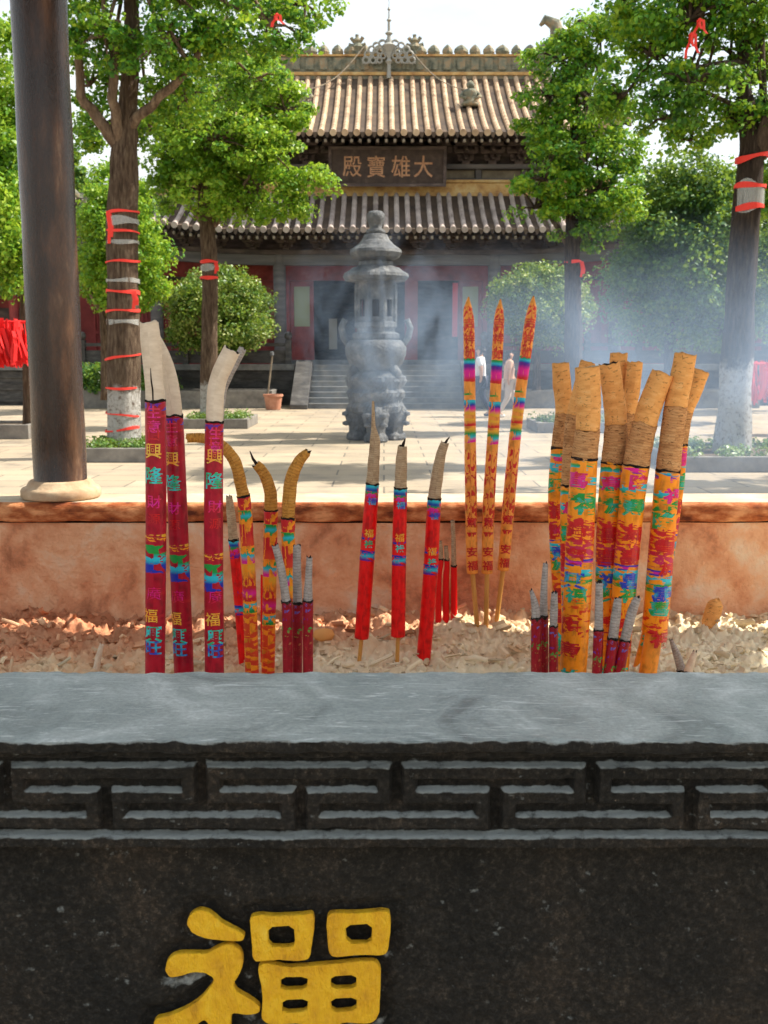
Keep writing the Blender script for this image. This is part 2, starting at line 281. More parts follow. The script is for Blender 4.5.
# ------------------------------------------------------------------ terrace and steps
CX = 0.07; TZ = 1.2
terrace = empty('stone_terrace', (CX, 32, 0), 'grey stone terrace with a wide flight of steps up to the temple hall', 'terrace')
b = MB(); b.box((CX - 13, 32.02, -.2), (CX + 13, 47, TZ)); b.build('terrace_floor', M['stone'], terrace)
for s in (-1, 1):
    b = MB(); x0, x1 = sorted((CX + s * 2.75, CX + s * 13.05))
    b.box((x0, 31.9, 0), (x1, 32.0, TZ - .16))
    for k in range(3): b.box((x0, 31.86 - .0 * k, .1 + .36 * k), (x1, 31.9, .3 + .36 * k))
    b.build('retaining_wall', M['stone_dark'], terrace)
for s in (-1, 1):
    b = MB(); x0, x1 = sorted((CX + s * 2.75, CX + s * 13.1)); b.box((x0, 31.78, TZ - .155), (x1, 32.3, TZ + .03))
    b.build('coping', M['stone'], terrace, bevel=.02)
NS = 8
for i in range(NS):
    z = TZ * (i + 1) / NS; y = 29.75 + i * .285
    s = MB(); s.box((CX - 2.2, y, z - TZ / NS + (0.002 if i else -.1)), (CX + 2.2, 32.01, z - .035)); s.box((CX - 2.2, y - .025, z - .034), (CX + 2.2, y + .285 if i < NS - 1 else 32.5, z + (.002 if i == NS - 1 else 0)))
    s.build('step', M['stone'], terrace, bevel=.006)
for s in (-1, 1):
    q = MB(); x0, x1 = sorted((CX + s * 2.21, CX + s * 2.7))
    q.add([(x, y, z) for x in (x0, x1) for y, z in ((29.4, 0), (32.02, 0), (32.02, TZ + .14), (31.75, TZ + .14), (29.4, .12))],
          [(0, 1, 2, 3, 4), (9, 8, 7, 6, 5)] + [(i, i + 5, (i + 1) % 5 + 5, (i + 1) % 5) for i in range(5)])
    q.build('stair_flank', M['stone_dark'], terrace, bevel=.02)
# stone balustrade on the terrace edge
for s in (-1, 1):
    rl = None
    for k in range(7):
        x = CX + s * (2.95 + k * 1.55)
        p = MB(); p.box((x - .09, 31.92, TZ + .03), (x + .09, 32.1, TZ + .75)); p.lathe((x, 32.01, TZ + .75), [(.05, 0), (.10, .04), (.12, .12), (.10, .2), (.03, .25)], 10)
        p.build('baluster', M['stone_dark'], terrace)
    a, c = sorted((CX + s * 3.05, CX + s * 12.2))
    rl = MB(); rl.box((a, 31.97, TZ + .56), (c, 32.05, TZ + .66)); rl.box((a, 31.985, TZ + .06), (c, 32.035, TZ + .44)); rl.build('balustrade_rail', M['stone_dark'], terrace)

# ------------------------------------------------------------------ the temple hall
hall = empty('temple_hall', (CX, 35.5, TZ), 'two-tiered old Chinese temple hall with clay tile roofs behind the bronze burner', 'temple')
def upz(x, x0, x1, h):
    a = max(0, abs(x) - x0) / (x1 - x0); return h * a * a
def roof(name, xr, xe, Ye, ze, Yr, zr, sp, up0, uph, tile, parent, back=None, rad=None):
    """a concave tiled roof: sheet of gutters and rows of half-round cover tiles, hipped at both ends"""
    rad = rad or sp * .24; NSG = 9
    def pt(x, s):
        z = ze + (zr - ze) * (.72 * s + .28 * s * s) + upz(x, up0, xe, uph) * (1 - s)
        return Vector((CX + x, Ye + (Yr - Ye) * s, z))
    def smax(x): return 1.0 if abs(x) <= xr else max(.02, (xe - abs(x)) / (xe - xr))
    b = MB(); n = int(2 * xe / sp); xs = [-xe + (i + .5) * 2 * xe / n for i in range(n)]
    # gutters
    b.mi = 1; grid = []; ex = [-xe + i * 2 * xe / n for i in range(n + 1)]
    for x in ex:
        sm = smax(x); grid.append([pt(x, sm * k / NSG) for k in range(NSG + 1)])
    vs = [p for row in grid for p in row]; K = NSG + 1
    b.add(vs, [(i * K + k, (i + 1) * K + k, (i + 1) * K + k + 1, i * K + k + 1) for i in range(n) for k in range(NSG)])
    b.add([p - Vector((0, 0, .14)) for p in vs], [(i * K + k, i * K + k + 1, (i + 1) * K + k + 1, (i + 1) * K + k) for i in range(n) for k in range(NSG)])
    # cover tiles, each row a chain of slightly lapped half-rounds
    b.mi = 0
    for j, x in enumerate(xs):
        sm = smax(x); ln = (Vector(pt(x, sm)) - pt(x, 0)).length; nt_ = max(2, int(ln / .36)); pts = []; rr = []
        dx = noise.noise(Vector((j * .7, zr, 0))) * .03
        for k in range(nt_):
            for e, r in ((0.0, 1.06), (.96, .92)):
                p = pt(x + dx, sm * (k + e) / nt_); p.z += .02; pts.append(p); rr.append(rad * r * (1 + .06 * noise.noise(Vector((j, k, zr)))))
        b.tube(pts, rr, 8)
        p = pt(x + dx, 0); b.tube([p + Vector((0, -.05, -.01)), p + Vector((0, .02, .01))], rad * 1.25, 10)      # round end tile
    b.mi = 1
    for x in ex:                                                                                              # drip tiles
        p = pt(x, 0); w = sp * .24
        b.add([p + Vector((-w, -.03, .01)), p + Vector((w, -.03, .01)), p + Vector((w * .6, -.03, -.10)), p + Vector((0, -.03, -.17)), p + Vector((-w * .6, -.03, -.10))], [(0, 4, 3, 2, 1)])
    # side and back slopes
    if back is not None:
        Yb = back
        for s in (-1, 1):
            q = [pt(s * xe, 0), Vector((CX + s * xe, 2 * Yr - Ye, pt(s * xe, 0).z)), Vector((CX + s * xr, Yr, zr))]; b.mi = 1; b.add(q, [(0, 1, 2) if s > 0 else (2, 1, 0)])
        b.add([Vector((CX - xr, Yr, zr)), Vector((CX + xr, Yr, zr)), Vector((CX + xe, 2 * Yr - Ye, ze)), Vector((CX - xe, 2 * Yr - Ye, ze))], [(0, 1, 2, 3)])
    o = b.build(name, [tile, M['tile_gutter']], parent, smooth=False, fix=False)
    # hip ridges
    for s in (-1, 1):
        h = MB(); pp = []
        for k in range(11):
            x = xr + (xe - xr) * k / 10; p = pt(s * x, smax(x)); p.z += .12; pp.append(p)
        pp[-1].z += .25; h.tube(pp, [.13] * 10 + [.07], 8); h.build('hip_ridge', M['ridge'], parent)
    # rafters
    rf = MB(); nr = int(2 * xe / (sp * .75))
    for i in range(nr):
        x = -xe + .15 + i * (2 * xe - .3) / (nr - 1); z = pt(x, 0).z - .22
        rf.mi = 0; rf.beam((CX + x, Ye + .07, z - .02), (CX + x, Ye + 1.9, z + .55), .09, .11)
        rf.mi = 1; rf.lathe((CX + x, Ye + .05, z - .07), [(.001, 0), (.045, .02), (.045, .1), (.001, .12)], 6)
    rf.build('rafters', [M['wood'], M['panel']], parent)
    return pt
upt = roof('upper_roof', 5.6, 7.6, 33.4, 8.22, 38.5, 11.1, .355, 5.2, .55, M['tile_upper'], hall, back=1)
lpt = roof('lower_roof', 7.3, 9.6, 32.6, 5.25, 35.2, 6.68, .335, 4.4, .95, M['tile_lower'], hall)

# walls of the hall
b = MB()
b.box((CX - 6.2, 35.6, 6.5), (CX + 6.2, 35.8, 8.9)); b.box((CX - 6.2, 35.8, 6.5), (CX - 6.0, 43, 8.9)); b.box((CX + 6.0, 35.8, 6.5), (CX + 6.2, 43, 8.9)); b.box((CX - 6.0, 42.8, 6.5), (CX + 6.0, 43, 8.9))
b.build('upper_wall', M['wood'], hall)
b = MB(); b.box((CX - 7.4, 35.1, 6.6), (CX + 7.4, 35.55, 7.0)); b.box((CX - 7.45, 35.02, 7.0), (CX + 7.45, 35.5, 7.09)); b.box((CX - 7.42, 35.05, 6.56), (CX + 7.42, 35.3, 6.7)); b.build('tier_ledge', M['ledge'], hall, bevel=.02)
b = MB(); b.box((CX - 6.3, 35.3, 7.1), (CX + 6.3, 35.59, 7.18)); b.box((CX - 6.3, 35.2, 7.46), (CX + 6.3, 35.59, 7.6))
for i in range(9):
    x = CX - 6 + i * 1.5; b.box((x - .09, 35.36, 7.18), (x + .09, 35.59, 7.46))
b.build('upper_beams', M['greywood'], hall)
b = MB()
for i in range(8):
    x = CX - 5.9 + i * 1.5; b.box((x + .02, 35.5, 7.19), (x + 1.28, 35.58, 7.45))
b.build('bracket_panels', M['panel'], hall)
# bracket sets
def bracket_mesh():
    b = MB()
    b.box((-.13, -.13, 0), (.13, .13, .12))
    for k in range(3):
        z = .13 + k * .22; w = .26 + .13 * k; d = .2 + .28 * k
        b.prism([(-w, z + .02), (-w + .06, z - .04 + .02), (w - .06, z - .02), (w, z + .02), (w, z + .1), (-w, z + .1)], -.05 - .14 * k, .05 - .14 * k)
        b.box((-.055, -d, z + .001), (.055, .25, z + .099))
        for x in (-w + .05, 0, w - .05): b.box((x - .06, -.075 - .14 * k, z + .101), (x + .06, .075 - .14 * k, z + .18))
        b.prism([(-.05, z + .0), (.05, z + .0), (.02, z + .1), (-.02, z + .1)], -d - .12, -d)
    return b
br0 = bracket_mesh().build('bracket_set', M['wood'], hall); br0.location = (-6.0, 35.35 - 35.5, 7.6 - TZ); br0.data.transform(Matrix.Translation(wloc(hall)))
for i in range(1, 15):
    o = br0.copy(); COL.objects.link(o); o.location.x = -6.0 + i * 12.0 / 14
for i in range(17):
    x = -8.4 + i * 1.05; o = br0.copy(); COL.objects.link(o); o.location = (x, 33.95 - 35.5, 4.78 - TZ + upz(x, 3.5, 9, .45)); o.scale = (.8, .8, .62)
# porch columns and beams
for x in (-3.38, 3.42, -7.3, 7.3, -10.2, 10.2):
    c = MB(); c.lathe((CX + x, 34, TZ), [(.30, 0), (.32, .08), (.24, .16), (.2, .17), (.2, 3.3), (.19, 3.55)], 20)
    c.build('porch_column', M['greywood'], hall, smooth=False)
def curvebeam(y0, y1, z0, z1, m, name, x0=-10.3, x1=10.3, rise=.6):
    b = MB(); n = 28; vs = []
    for i in range(n + 1):
        x = x0 + (x1 - x0) * i / n; dz = upz(x, 3.2, 10.3, rise); vs += [(CX + x, y0, z0 + dz), (CX + x, y1, z0 + dz), (CX + x, y1, z1 + dz), (CX + x, y0, z1 + dz)]
    f = [(i * 4 + k, (i + 1) * 4 + k, (i + 1) * 4 + (k + 1) % 4, i * 4 + (k + 1) % 4) for i in range(n) for k in range(4)] + [(3, 2, 1, 0), (n * 4, n * 4 + 1, n * 4 + 2, n * 4 + 3)]
    b.add(vs, f).build(name, m, hall)
curvebeam(33.86, 34.1, 4.30, 4.62, M['greywood'], 'porch_beam')
curvebeam(33.8, 34.16, 4.625, 4.76, M['wood'], 'porch_plate')
curvebeam(35.38, 35.5, 3.93, 4.42, M['redwood'], 'red_lintel', rise=.5)
b = MB(); b.box((CX - 10.4, 35.52, 4.0), (CX + 10.4, 35.7, 6.55)); b.box((CX - 10.4, 35.7, TZ), (CX - 10.2, 43, 6.3)); b.box((CX + 10.2, 35.7, TZ), (CX + 10.4, 43, 6.3)); b.box((CX - 10.2, 42.8, TZ), (CX + 10.2, 43, 6.5)); b.build('lower_wall', M['wood'], hall)
# facade below the lintel
for s in (-1, 1):
    w = MB(); a, c = sorted((CX + s * 3.42, CX + s * 10.2)); w.box((a, 35.5, TZ), (c, 35.66, 3.95)); w.build('side_wall', M['redwood'], hall)
    for k in range(5):
        x = s * (4.2 + k * 1.25); f = MB()
        for dx in (-.5, .5): f.box((CX + x + dx - .05, 35.42, TZ + .3), (CX + x + dx + .05, 35.5, 3.85))
        for z in (TZ + .3, 2.2, 3.76): f.box((CX + x - .45, 35.425, z), (CX + x + .45, 35.495, z + .09))
        for q in range(7): f.box((CX + x - .4 + q * .13, 35.45, 2.29), (CX + x - .37 + q * .13, 35.49, 3.76))
        f.build('lattice_window', M['redwood'], hall)
for x0, x1 in ((-3.38, -3.2), (-1.02, -.6), (.62, 1.05), (3.2, 3.42)):
    w = MB(); w.box((CX + x0, 35.4, TZ), (CX + x1, 35.62, 3.93)); w.build('door_jamb', M['redwood'], hall)
glassy = mat('door_glass', (.32, .36, .22), .25, .5)
for s in (-1, 1):
    x0, x1 = sorted((CX + s * 2.4, CX + s * 3.19)); d = MB()
    d.box((x0, 35.46, TZ + .05), (x0 + .13, 35.54, 3.92)); d.box((x1 - .13, 35.46, TZ + .05), (x1, 35.54, 3.92))
    for z, h in ((TZ + .05, .16), (TZ + .75, .18), (TZ + 1.1, .14), (3.74, .18)): d.box((x0 + .13, 35.462, z), (x1 - .13, 35.538, z + h))
    d.box((x0 + .13, 35.49, TZ + .21), (x1 - .13, 35.51, TZ + 1.1)); dd = d.build('door_leaf', M['redwood'], hall)
    l = MB(); l.box((x0 + .135, 35.495, TZ + 1.24), (x1 - .135, 35.505, 3.74)); l.build('door_glazing', glassy, dd)
th = MB(); th.box((CX - 3.2, 35.36, TZ), (CX + 3.2, 35.6, TZ + .14)); th.build('threshold', M['stone'], hall, bevel=.01)
fl = MB(); fl.box((CX - 10, 35.72, TZ - .02), (CX + 10, 42.7, TZ + .02)); fl.build('hall_floor', M['stone_dark'], hall)
ce = MB(); ce.box((CX - 10, 35.72, 5.6), (CX + 10, 42.7, 5.7)); ce.build('hall_ceiling', M['wood'], hall)
# ridge
b = MB(); b.box((CX - 5.7, 38.36, 10.95), (CX + 5.7, 38.64, 11.74)); b.mi = 1
b.box((CX - 5.75, 38.3, 11.12), (CX + 5.75, 38.7, 11.22)); b.box((CX - 5.75, 38.3, 11.745), (CX + 5.75, 38.7, 11.81)); b.mi = 0
for i in range(24):
    x = CX - 5.5 + i * .478; r = .17 + .03 * math.sin(i * 2.3)
    b.lathe((x, 38.5, 11.81), [(r, 0), (r * 1.25, .1), (r * 1.1, .2), (r * .6, .3), (.03, .36)], 9, scal=lambda a, rr, z: rr * (1 + .18 * math.sin(4 * a)))
    b.box((x - .15, 38.3, 11.3), (x + .12, 38.355, 11.68))
b.build('roof_ridge', [M['ridge'], M['ledge']], hall)
for s in (-1, 1):
    pp = [(CX + s * a, 38.5, z) for a, z in ((5.2, 11.7), (5.7, 11.95), (6.0, 12.4), (5.85, 12.85), (5.5, 13.0), (5.35, 12.8))]
    b = MB(); b.tube(pp, [.34, .36, .3, .22, .15, .06], 10); b.tube([(CX + s * 5.9, 38.5, 12.3), (CX + s * 6.3, 38.5, 12.5), (CX + s * 6.4, 38.5, 12.9)], [.15, .1, .03], 8)
    b.build('ridge_finial', M['ridge'], hall, smooth=True)
    x = CX + s * 1.0; b = MB()
    b.lathe((x, 38.5, 11.8), [(.2, 0), (.16, .15), (.22, .28), (.12, .42), (.16, .5), (.05, .62)], 9)
    for a in range(5): b.tube([(x, 38.5, 12.1), (x + .3 * math.cos(a * .75 + .1), 38.5, 12.15 + .35 * math.sin(a * .75 + .1))], [.05, .07], 6)
    b.build('ridge_ornament', M['ridge'], hall)
# the spire over the ridge
sp = MB(); z0 = 11.42
sp.lathe((CX + .1, 38.15, z0), [(.08, -.45), (.06, 0), (.12, .1), (.06, .2), (.12, .4), (.2, .55), (.24, .62), (.1, .72), (.06, .95), (.14, 1.02), (.05, 1.1), (.045, 1.4), (.09, 1.45), (.03, 1.52), (.02, 1.75), (.06, 1.8), (.01, 1.9), (.008, 2.4)], 14)
for ring, (rr, n_) in enumerate(((.34, 5), (.56, 8), (.80, 11))):
    for i in range(n_):
        a = math.pi * (i + .5) / n_; c = Vector((CX + .1 + rr * math.cos(a), 38.15, z0 + .05 + rr * math.sin(a) * .85)); r = .085 + .012 * ring
        sp.tube([c + Vector((r * math.cos(t), 0, r * math.sin(t))) for t in [2 * math.pi * k / 10 for k in range(11)]], .034, 5, cap=False)
    sp.tube([Vector((CX + .1 + (rr + .1) * math.cos(math.pi * k / 16), 38.15, z0 + .03 + (rr + .1) * math.sin(math.pi * k / 16) * .85)) for k in range(17)], .022, 6)
sp.build('ridge_spire', mat('weathered_metal', (.30, .30, .27), .5), hall)
# guardian figures on the slope and their stay wires
for s in (-1, 1):
    x = s * 2.75; p = upt(x, .52); g = MB(); c = (p.x, p.y - .02, p.z + .05)
    g.lathe(c, [(.26, 0), (.3, .08), (.2, .16), (.22, .3), (.27, .42), (.2, .52), (.1, .56)], 12)
    g.lathe((c[0], c[1] - .05, c[2] + .54), [(.06, 0), (.13, .06), (.14, .14), (.08, .22), (.02, .26)], 10)
    for q in (-1, 1): g.tube([(c[0] + q * .2, c[1], c[2] + .45), (c[0] + q * .33, c[1] - .1, c[2] + .3), (c[0] + q * .15, c[1] - .25, c[2] + .2)], [.07, .06, .05], 7)
    g.build('roof_guardian', M['ridge'], hall, smooth=True)
    w = MB(); a = Vector((CX + s * .75, 38.4, 12.1)); e = Vector((c[0], c[1], c[2] + .5)); w.tube([a.lerp(e, k / 10) - Vector((0, 0, .35 * math.sin(math.pi * k / 10))) for k in range(11)], .018, 5)
    w.build('stay_wire', M['panel'], hall)

# ------------------------------------------------------------------ text
_txt = {}
def glyph(ch, bold=.02, cuts=0):
    """a character as a flat triangulated mesh, centred, one unit tall: (verts, faces)"""
    k = (ch, bold, cuts)
    if k in _txt: return _txt[k]
    c = bpy.data.curves.new('glyph', 'FONT'); c.body = ch; c.offset = bold; c.resolution_u = 3; c.fill_mode = 'FRONT'
    o = bpy.data.objects.new('glyph', c); COL.objects.link(o); dg = bpy.context.evaluated_depsgraph_get()
    me = bpy.data.meshes.new_from_object(o.evaluated_get(dg)); bm = bmesh.new(); bm.from_mesh(me)
    xs = [v.co.x for v in bm.verts]; ys = [v.co.y for v in bm.verts]; cx, cy = (max(xs) + min(xs)) / 2, (max(ys) + min(ys)) / 2; s = 1 / max(.01, max(max(ys) - min(ys), max(xs) - min(xs)))
    for v in bm.verts: v.co = Vector(((v.co.x - cx) * s, (v.co.y - cy) * s, 0))
    for i in range(1, cuts):
        bmesh.ops.bisect_plane(bm, geom=bm.verts[:] + bm.edges[:] + bm.faces[:], plane_co=(-.5 + i / cuts, 0, 0), plane_no=(1, 0, 0))
    bmesh.ops.triangulate(bm, faces=bm.faces[:]); bm.verts.index_update()
    r = ([tuple(v.co) for v in bm.verts], [tuple(v.index for v in f.verts) for f in bm.faces]); bm.free()
    bpy.data.objects.remove(o); bpy.data.meshes.remove(me); bpy.data.curves.remove(c); _txt[k] = r
    return r
# ------------------------------------------------------------------ the name plaque over the door
pw = 1.87; pz0, pz1 = 6.82, 8.02; tilt = R(10)
plaque = empty('name_plaque', (CX + .04, 34.7, pz0), 'dark wooden name plaque with four faded gilt characters under the upper eave', 'plaque'); plaque.rotation_euler = (tilt, 0, 0)
H = (pz1 - pz0) / math.cos(tilt)
def loc_build(b, name, m, par, **k):
    o = b.build(name, m, None, **k); o.parent = par; return o
b = MB(); b.box((-pw + .08, 0, .08), (pw - .08, .08, H - .08)); loc_build(b, 'plaque_board', M['sign_board'], plaque)
b = MB(); b.box((-pw, -.06, 0), (pw, .1, .1)); b.box((-pw, -.06, H - .1), (pw, .1, H)); b.box((-pw, -.055, .1), (-pw + .1, .1, H - .1)); b.box((pw - .1, -.055, .1), (pw, .1, H - .1)); loc_build(b, 'plaque_frame', M['wood'], plaque, bevel=.012)
for ch, x in zip('殿寶雄大', (-1.12, -.36, .42, 1.14)):
    v, f = glyph(ch, .006); b = MB(); b.add([(x + p[0] * .6, -.004 + 0 * p[2], H / 2 + p[1] * .66) for p in v], f); loc_build(b, 'gilt_character', M['gilt'], plaque, fix=False)

# ------------------------------------------------------------------ side galleries
for s, lb in ((-1, 'long low side gallery with red walls left of the hall'), (1, 'long low side gallery with grey tiled roof right of the hall')):
    X0 = CX + s * 11.2; gal = empty('side_gallery', (X0, 34, 0), lb, 'building'); xa, xb = sorted((X0, X0 + s * 22))
    b = MB(); b.box((xa, 34.5, 0), (xb, 39, 3.6)); b.build('gallery_wall', M['redwood'] if s < 0 else M['greywood'], gal)
    for k in range(9):
        x = X0 + s * (.4 + k * 2.6); c = MB(); c.lathe((x, 33.3, 0), [(.2, 0), (.16, .12), (.15, .13), (.15, 3.4)], 12); c.build('gallery_column', M['redwood'], gal)
        c = MB(); c.box((min(x, x + s * 2) + .3, 34.42, 1.0), (max(x, x + s * 2) - .1, 34.5, 3.0)); c.build('gallery_window', M['wood'], gal)
    b = MB(); b.box((xa, 33.2, 3.3), (xb, 33.4, 3.55)); b.build('gallery_beam', M['wood'], gal)
    b = MB(); b.mi = 1; b.add([(xa - .1, 32.6, 3.6), (xb, 32.6, 3.6), (xb, 36.7, 5.6), (xa - .1, 36.7, 5.6), (xb, 40, 3.6), (xa - .1, 40, 3.6)], [(0, 1, 2, 3), (3, 2, 4, 5)]); b.mi = 0
    for i in range(60):
        x = xa + .1 + i * .365; b.tube([(x, 32.55, 3.63), (x, 34.5, 4.52), (x, 36.7, 5.64)], .08, 6)
    b.build('gallery_roof', [M['tile_lower'], M['tile_gutter']], gal, fix=False)
# ------------------------------------------------------------------ trees
rng = np.random.default_rng(7)
def barkmat(name, dark, zw):
    """bark, limewashed up to height zw above the trunk's own base"""
    m = noisy(name, [(.3, (.03, .022, .018)), (.5, (.085, .06, .045)), (.72, (.17, .13, .095))] if dark else [(.3, (.07, .045, .03)), (.5, (.18, .12, .08)), (.72, (.36, .27, .18))],
              9, .9, .15, 1, 22, stretch=(3, 3, .5), bdist=.2)
    b = m.node_tree.nodes['Principled BSDF']; src = b.inputs['Base Color'].links[0].from_socket
    tc = nd(m, 'ShaderNodeTexCoord'); sx = nd(m, 'ShaderNodeSeparateXYZ'); lk(m, tc.outputs['Object'], sx.inputs[0])
    n = nd(m, 'ShaderNodeTexNoise', Scale=5, Detail=8, Roughness=.7); lk(m, tc.outputs['Object'], n.inputs['Vector'])
    a = nd(m, 'ShaderNodeMath', operation='MULTIPLY_ADD'); a.inputs[1].default_value = .9; lk(m, n.outputs[0], a.inputs[0]); lk(m, sx.outputs[2], a.inputs[2])
    r = nd(m, 'ShaderNodeMapRange'); r.inputs[1].default_value = zw + .38; r.inputs[2].default_value = zw + .52; r.inputs[3].default_value = 1; r.inputs[4].default_value = 0; lk(m, a.outputs[0], r.inputs[0])
    n2 = nd(m, 'ShaderNodeTexNoise', Scale=18, Detail=6, Roughness=.7); lk(m, tc.outputs['Object'], n2.inputs['Vector'])
    wr = ramp(m, [(.34, (.24, .18, .14)), (.46, (.68, .64, .58)), (.65, (.82, .80, .76))]); lk(m, n2.outputs[0], wr.inputs[0])
    mxn = nd(m, 'ShaderNodeMix', data_type='RGBA'); lk(m, r.outputs[0], mxn.inputs[0]); lk(m, src, mxn.inputs[6]); lk(m, wr.outputs[0], mxn.inputs[7]); lk(m, mxn.outputs[2], b.inputs['Base Color'])
    return m
def leaves(name, clumps, per, size, m, parent, spread=1.0, flat=.55, up=.5):
    """clumps: (n,4) centre+radius. Small pointed leaves scattered through each clump"""
    C = np.repeat(clumps[:, :3], per, 0); Rr = np.repeat(clumps[:, 3], per); n = len(C)
    d = rng.normal(size=(n, 3)); d /= np.linalg.norm(d, axis=1)[:, None]; rad = rng.random(n) ** .42
    off = d * (rad * Rr * spread)[:, None]; off[:, 2] *= flat; c = C + off
    nor = d * .6 + rng.normal(size=(n, 3)) * .55; nor[:, 2] += up; nor /= np.linalg.norm(nor, axis=1)[:, None]
    a = np.cross(nor, rng.normal(size=(n, 3))); a /= np.linalg.norm(a, axis=1)[:, None]; b = np.cross(nor, a)
    s = (size * (.6 + .8 * rng.random(n)))[:, None]
    V = np.empty((n, 4, 3)); V[:, 0] = c - a * s * .5; V[:, 1] = c + b * s * .34 + nor * s * .06; V[:, 2] = c + a * s * .55 - nor * s * .08; V[:, 3] = c - b * s * .34 + nor * s * .06
    me = npmesh(name, V.reshape(-1, 3), np.arange(n * 4).reshape(n, 4)); return link(name, me, m, parent)
def blob_clumps(blobs, n, cr, shell=.45):
    """blobs: (centre, rx, ry, rz); clumps spread through them, more of them near the surface"""
    vol = np.array([b[1] * b[2] * b[3] for b in blobs]) ** .75; out = []
    for b, w in zip(blobs, vol / vol.sum()):
        k = max(3, int(n * w)); d = rng.normal(size=(k, 3)); d /= np.linalg.norm(d, axis=1)[:, None]; r = (shell + (1 - shell) * rng.random(k) ** .6)
        p = np.array(b[0]) + d * r[:, None] * np.array([b[1], b[2], b[3]]); out.append(np.c_[p, cr * (.55 + .8 * rng.random(k))])
    return np.concatenate(out)
def px_blob(px, py, rx, ry, Y, dep=None):
    c = P(px, py, Y); k = mpp(Y, py); return (c, rx * k, (dep if dep else max(rx, ry) * .9) * k, ry * k)
def tree(label, base, trunk, lm, limbs=(), blobs=(), nclump=200, per=60, size=.08, cr=.32, dark=False, zw=1.3, cat='tree', group=None, flat=.55, name='broadleaf_tree', twigs=True, shell=.45, up=.5):
    t = empty(name, base, label, cat, group)
    b = MB(); pts = [Vector(p) for p, r in trunk]; fine = []; fr = []
    for i in range(len(pts) - 1):
        for k in range(6): fine.append(pts[i].lerp(pts[i + 1], k / 6)); fr.append(trunk[i][1] * (1 - k / 6) + trunk[i + 1][1] * k / 6)
    fine.append(pts[-1]); fr.append(trunk[-1][1]); fr[0] *= 1.22; fr[1] *= 1.08
    b.tube(fine, fr, 20, jit=.16, seed=base[0]); b.build('trunk', barkmat('bark_of_' + name, dark, zw), t, smooth=True)
    cl = blob_clumps(blobs, nclump, cr, shell)
    lb = MB()
    for pp, r0, r1 in limbs:
        pp = [Vector(p) for p in pp]; q = []
        for i in range(len(pp) - 1):
            for k in range(4): q.append(pp[i].lerp(pp[i + 1], k / 4) + Vector((random.uniform(-1, 1), random.uniform(-1, 1), random.uniform(-1, 1))) * r0 * .25)
        q.append(pp[-1]); lb.tube(q, [r0 + (r1 - r0) * i / (len(q) - 1) for i in range(len(q))], 9, jit=.15)
    if twigs:
        top = pts[-1]
        for c, rx, ry, rz in blobs:
            s0 = top.lerp(c, .25); lb.tube([top, s0 + Vector((0, 0, .1)), c], [trunk[-1][1] * .5, trunk[-1][1] * .35, .02], 6)
        bc = np.array([list(b_[0]) for b_ in blobs])
        for k in range(0, len(cl), 2):
            p = Vector(cl[k, :3]); j = int(np.argmin(((bc - cl[k, :3]) ** 2).sum(1))); c = Vector(bc[j]); lb.tube([c, c.lerp(p, .5) + Vector((0, 0, .06)), p], [.028, .018, .006], 4, cap=False)
    if lb.v: lb.build('limbs', M['bark_dark'] if dark else M['bark'], t, smooth=True)
    leaves('crown', cl, per, size, lm, t, flat=flat, up=up)
    return t
def planter(x0, x1, y0, y1, h, label, cov, n=2600, ls=.05, group=None):
    t = empty('tree_planter', ((x0 + x1) / 2, (y0 + y1) / 2, 0), label, 'planter', group); w = .12
    b = MB(); b.box((x0, y0, 0), (x1, y0 + w, h)); b.box((x0, y1 - w, 0), (x1, y1, h)); b.box((x0, y0 + w, 0), (x0 + w, y1 - w, h - .002)); b.box((x1 - w, y0 + w, 0), (x1, y1 - w, h - .002)); b.build('kerb', M['kerb'], t, bevel=.012)
    b = MB(); b.box((x0 + w, y0 + w, .01), (x1 - w, y1 - w, h - .05)); b.build('soil', M['soil'], t)
    if cov:
        k = 40; c = np.c_[rng.uniform(x0 + w, x1 - w, k), rng.uniform(y0 + w, y1 - w, k), np.full(k, h + .01), rng.uniform(.12, .22, k) * min(1, (y1 - y0))]
        o = leaves('ground_cover', c, n // k, ls, M['grass'], None, flat=.7, up=.7); tag(o, cov, 'ground cover', kind='stuff')
    return t
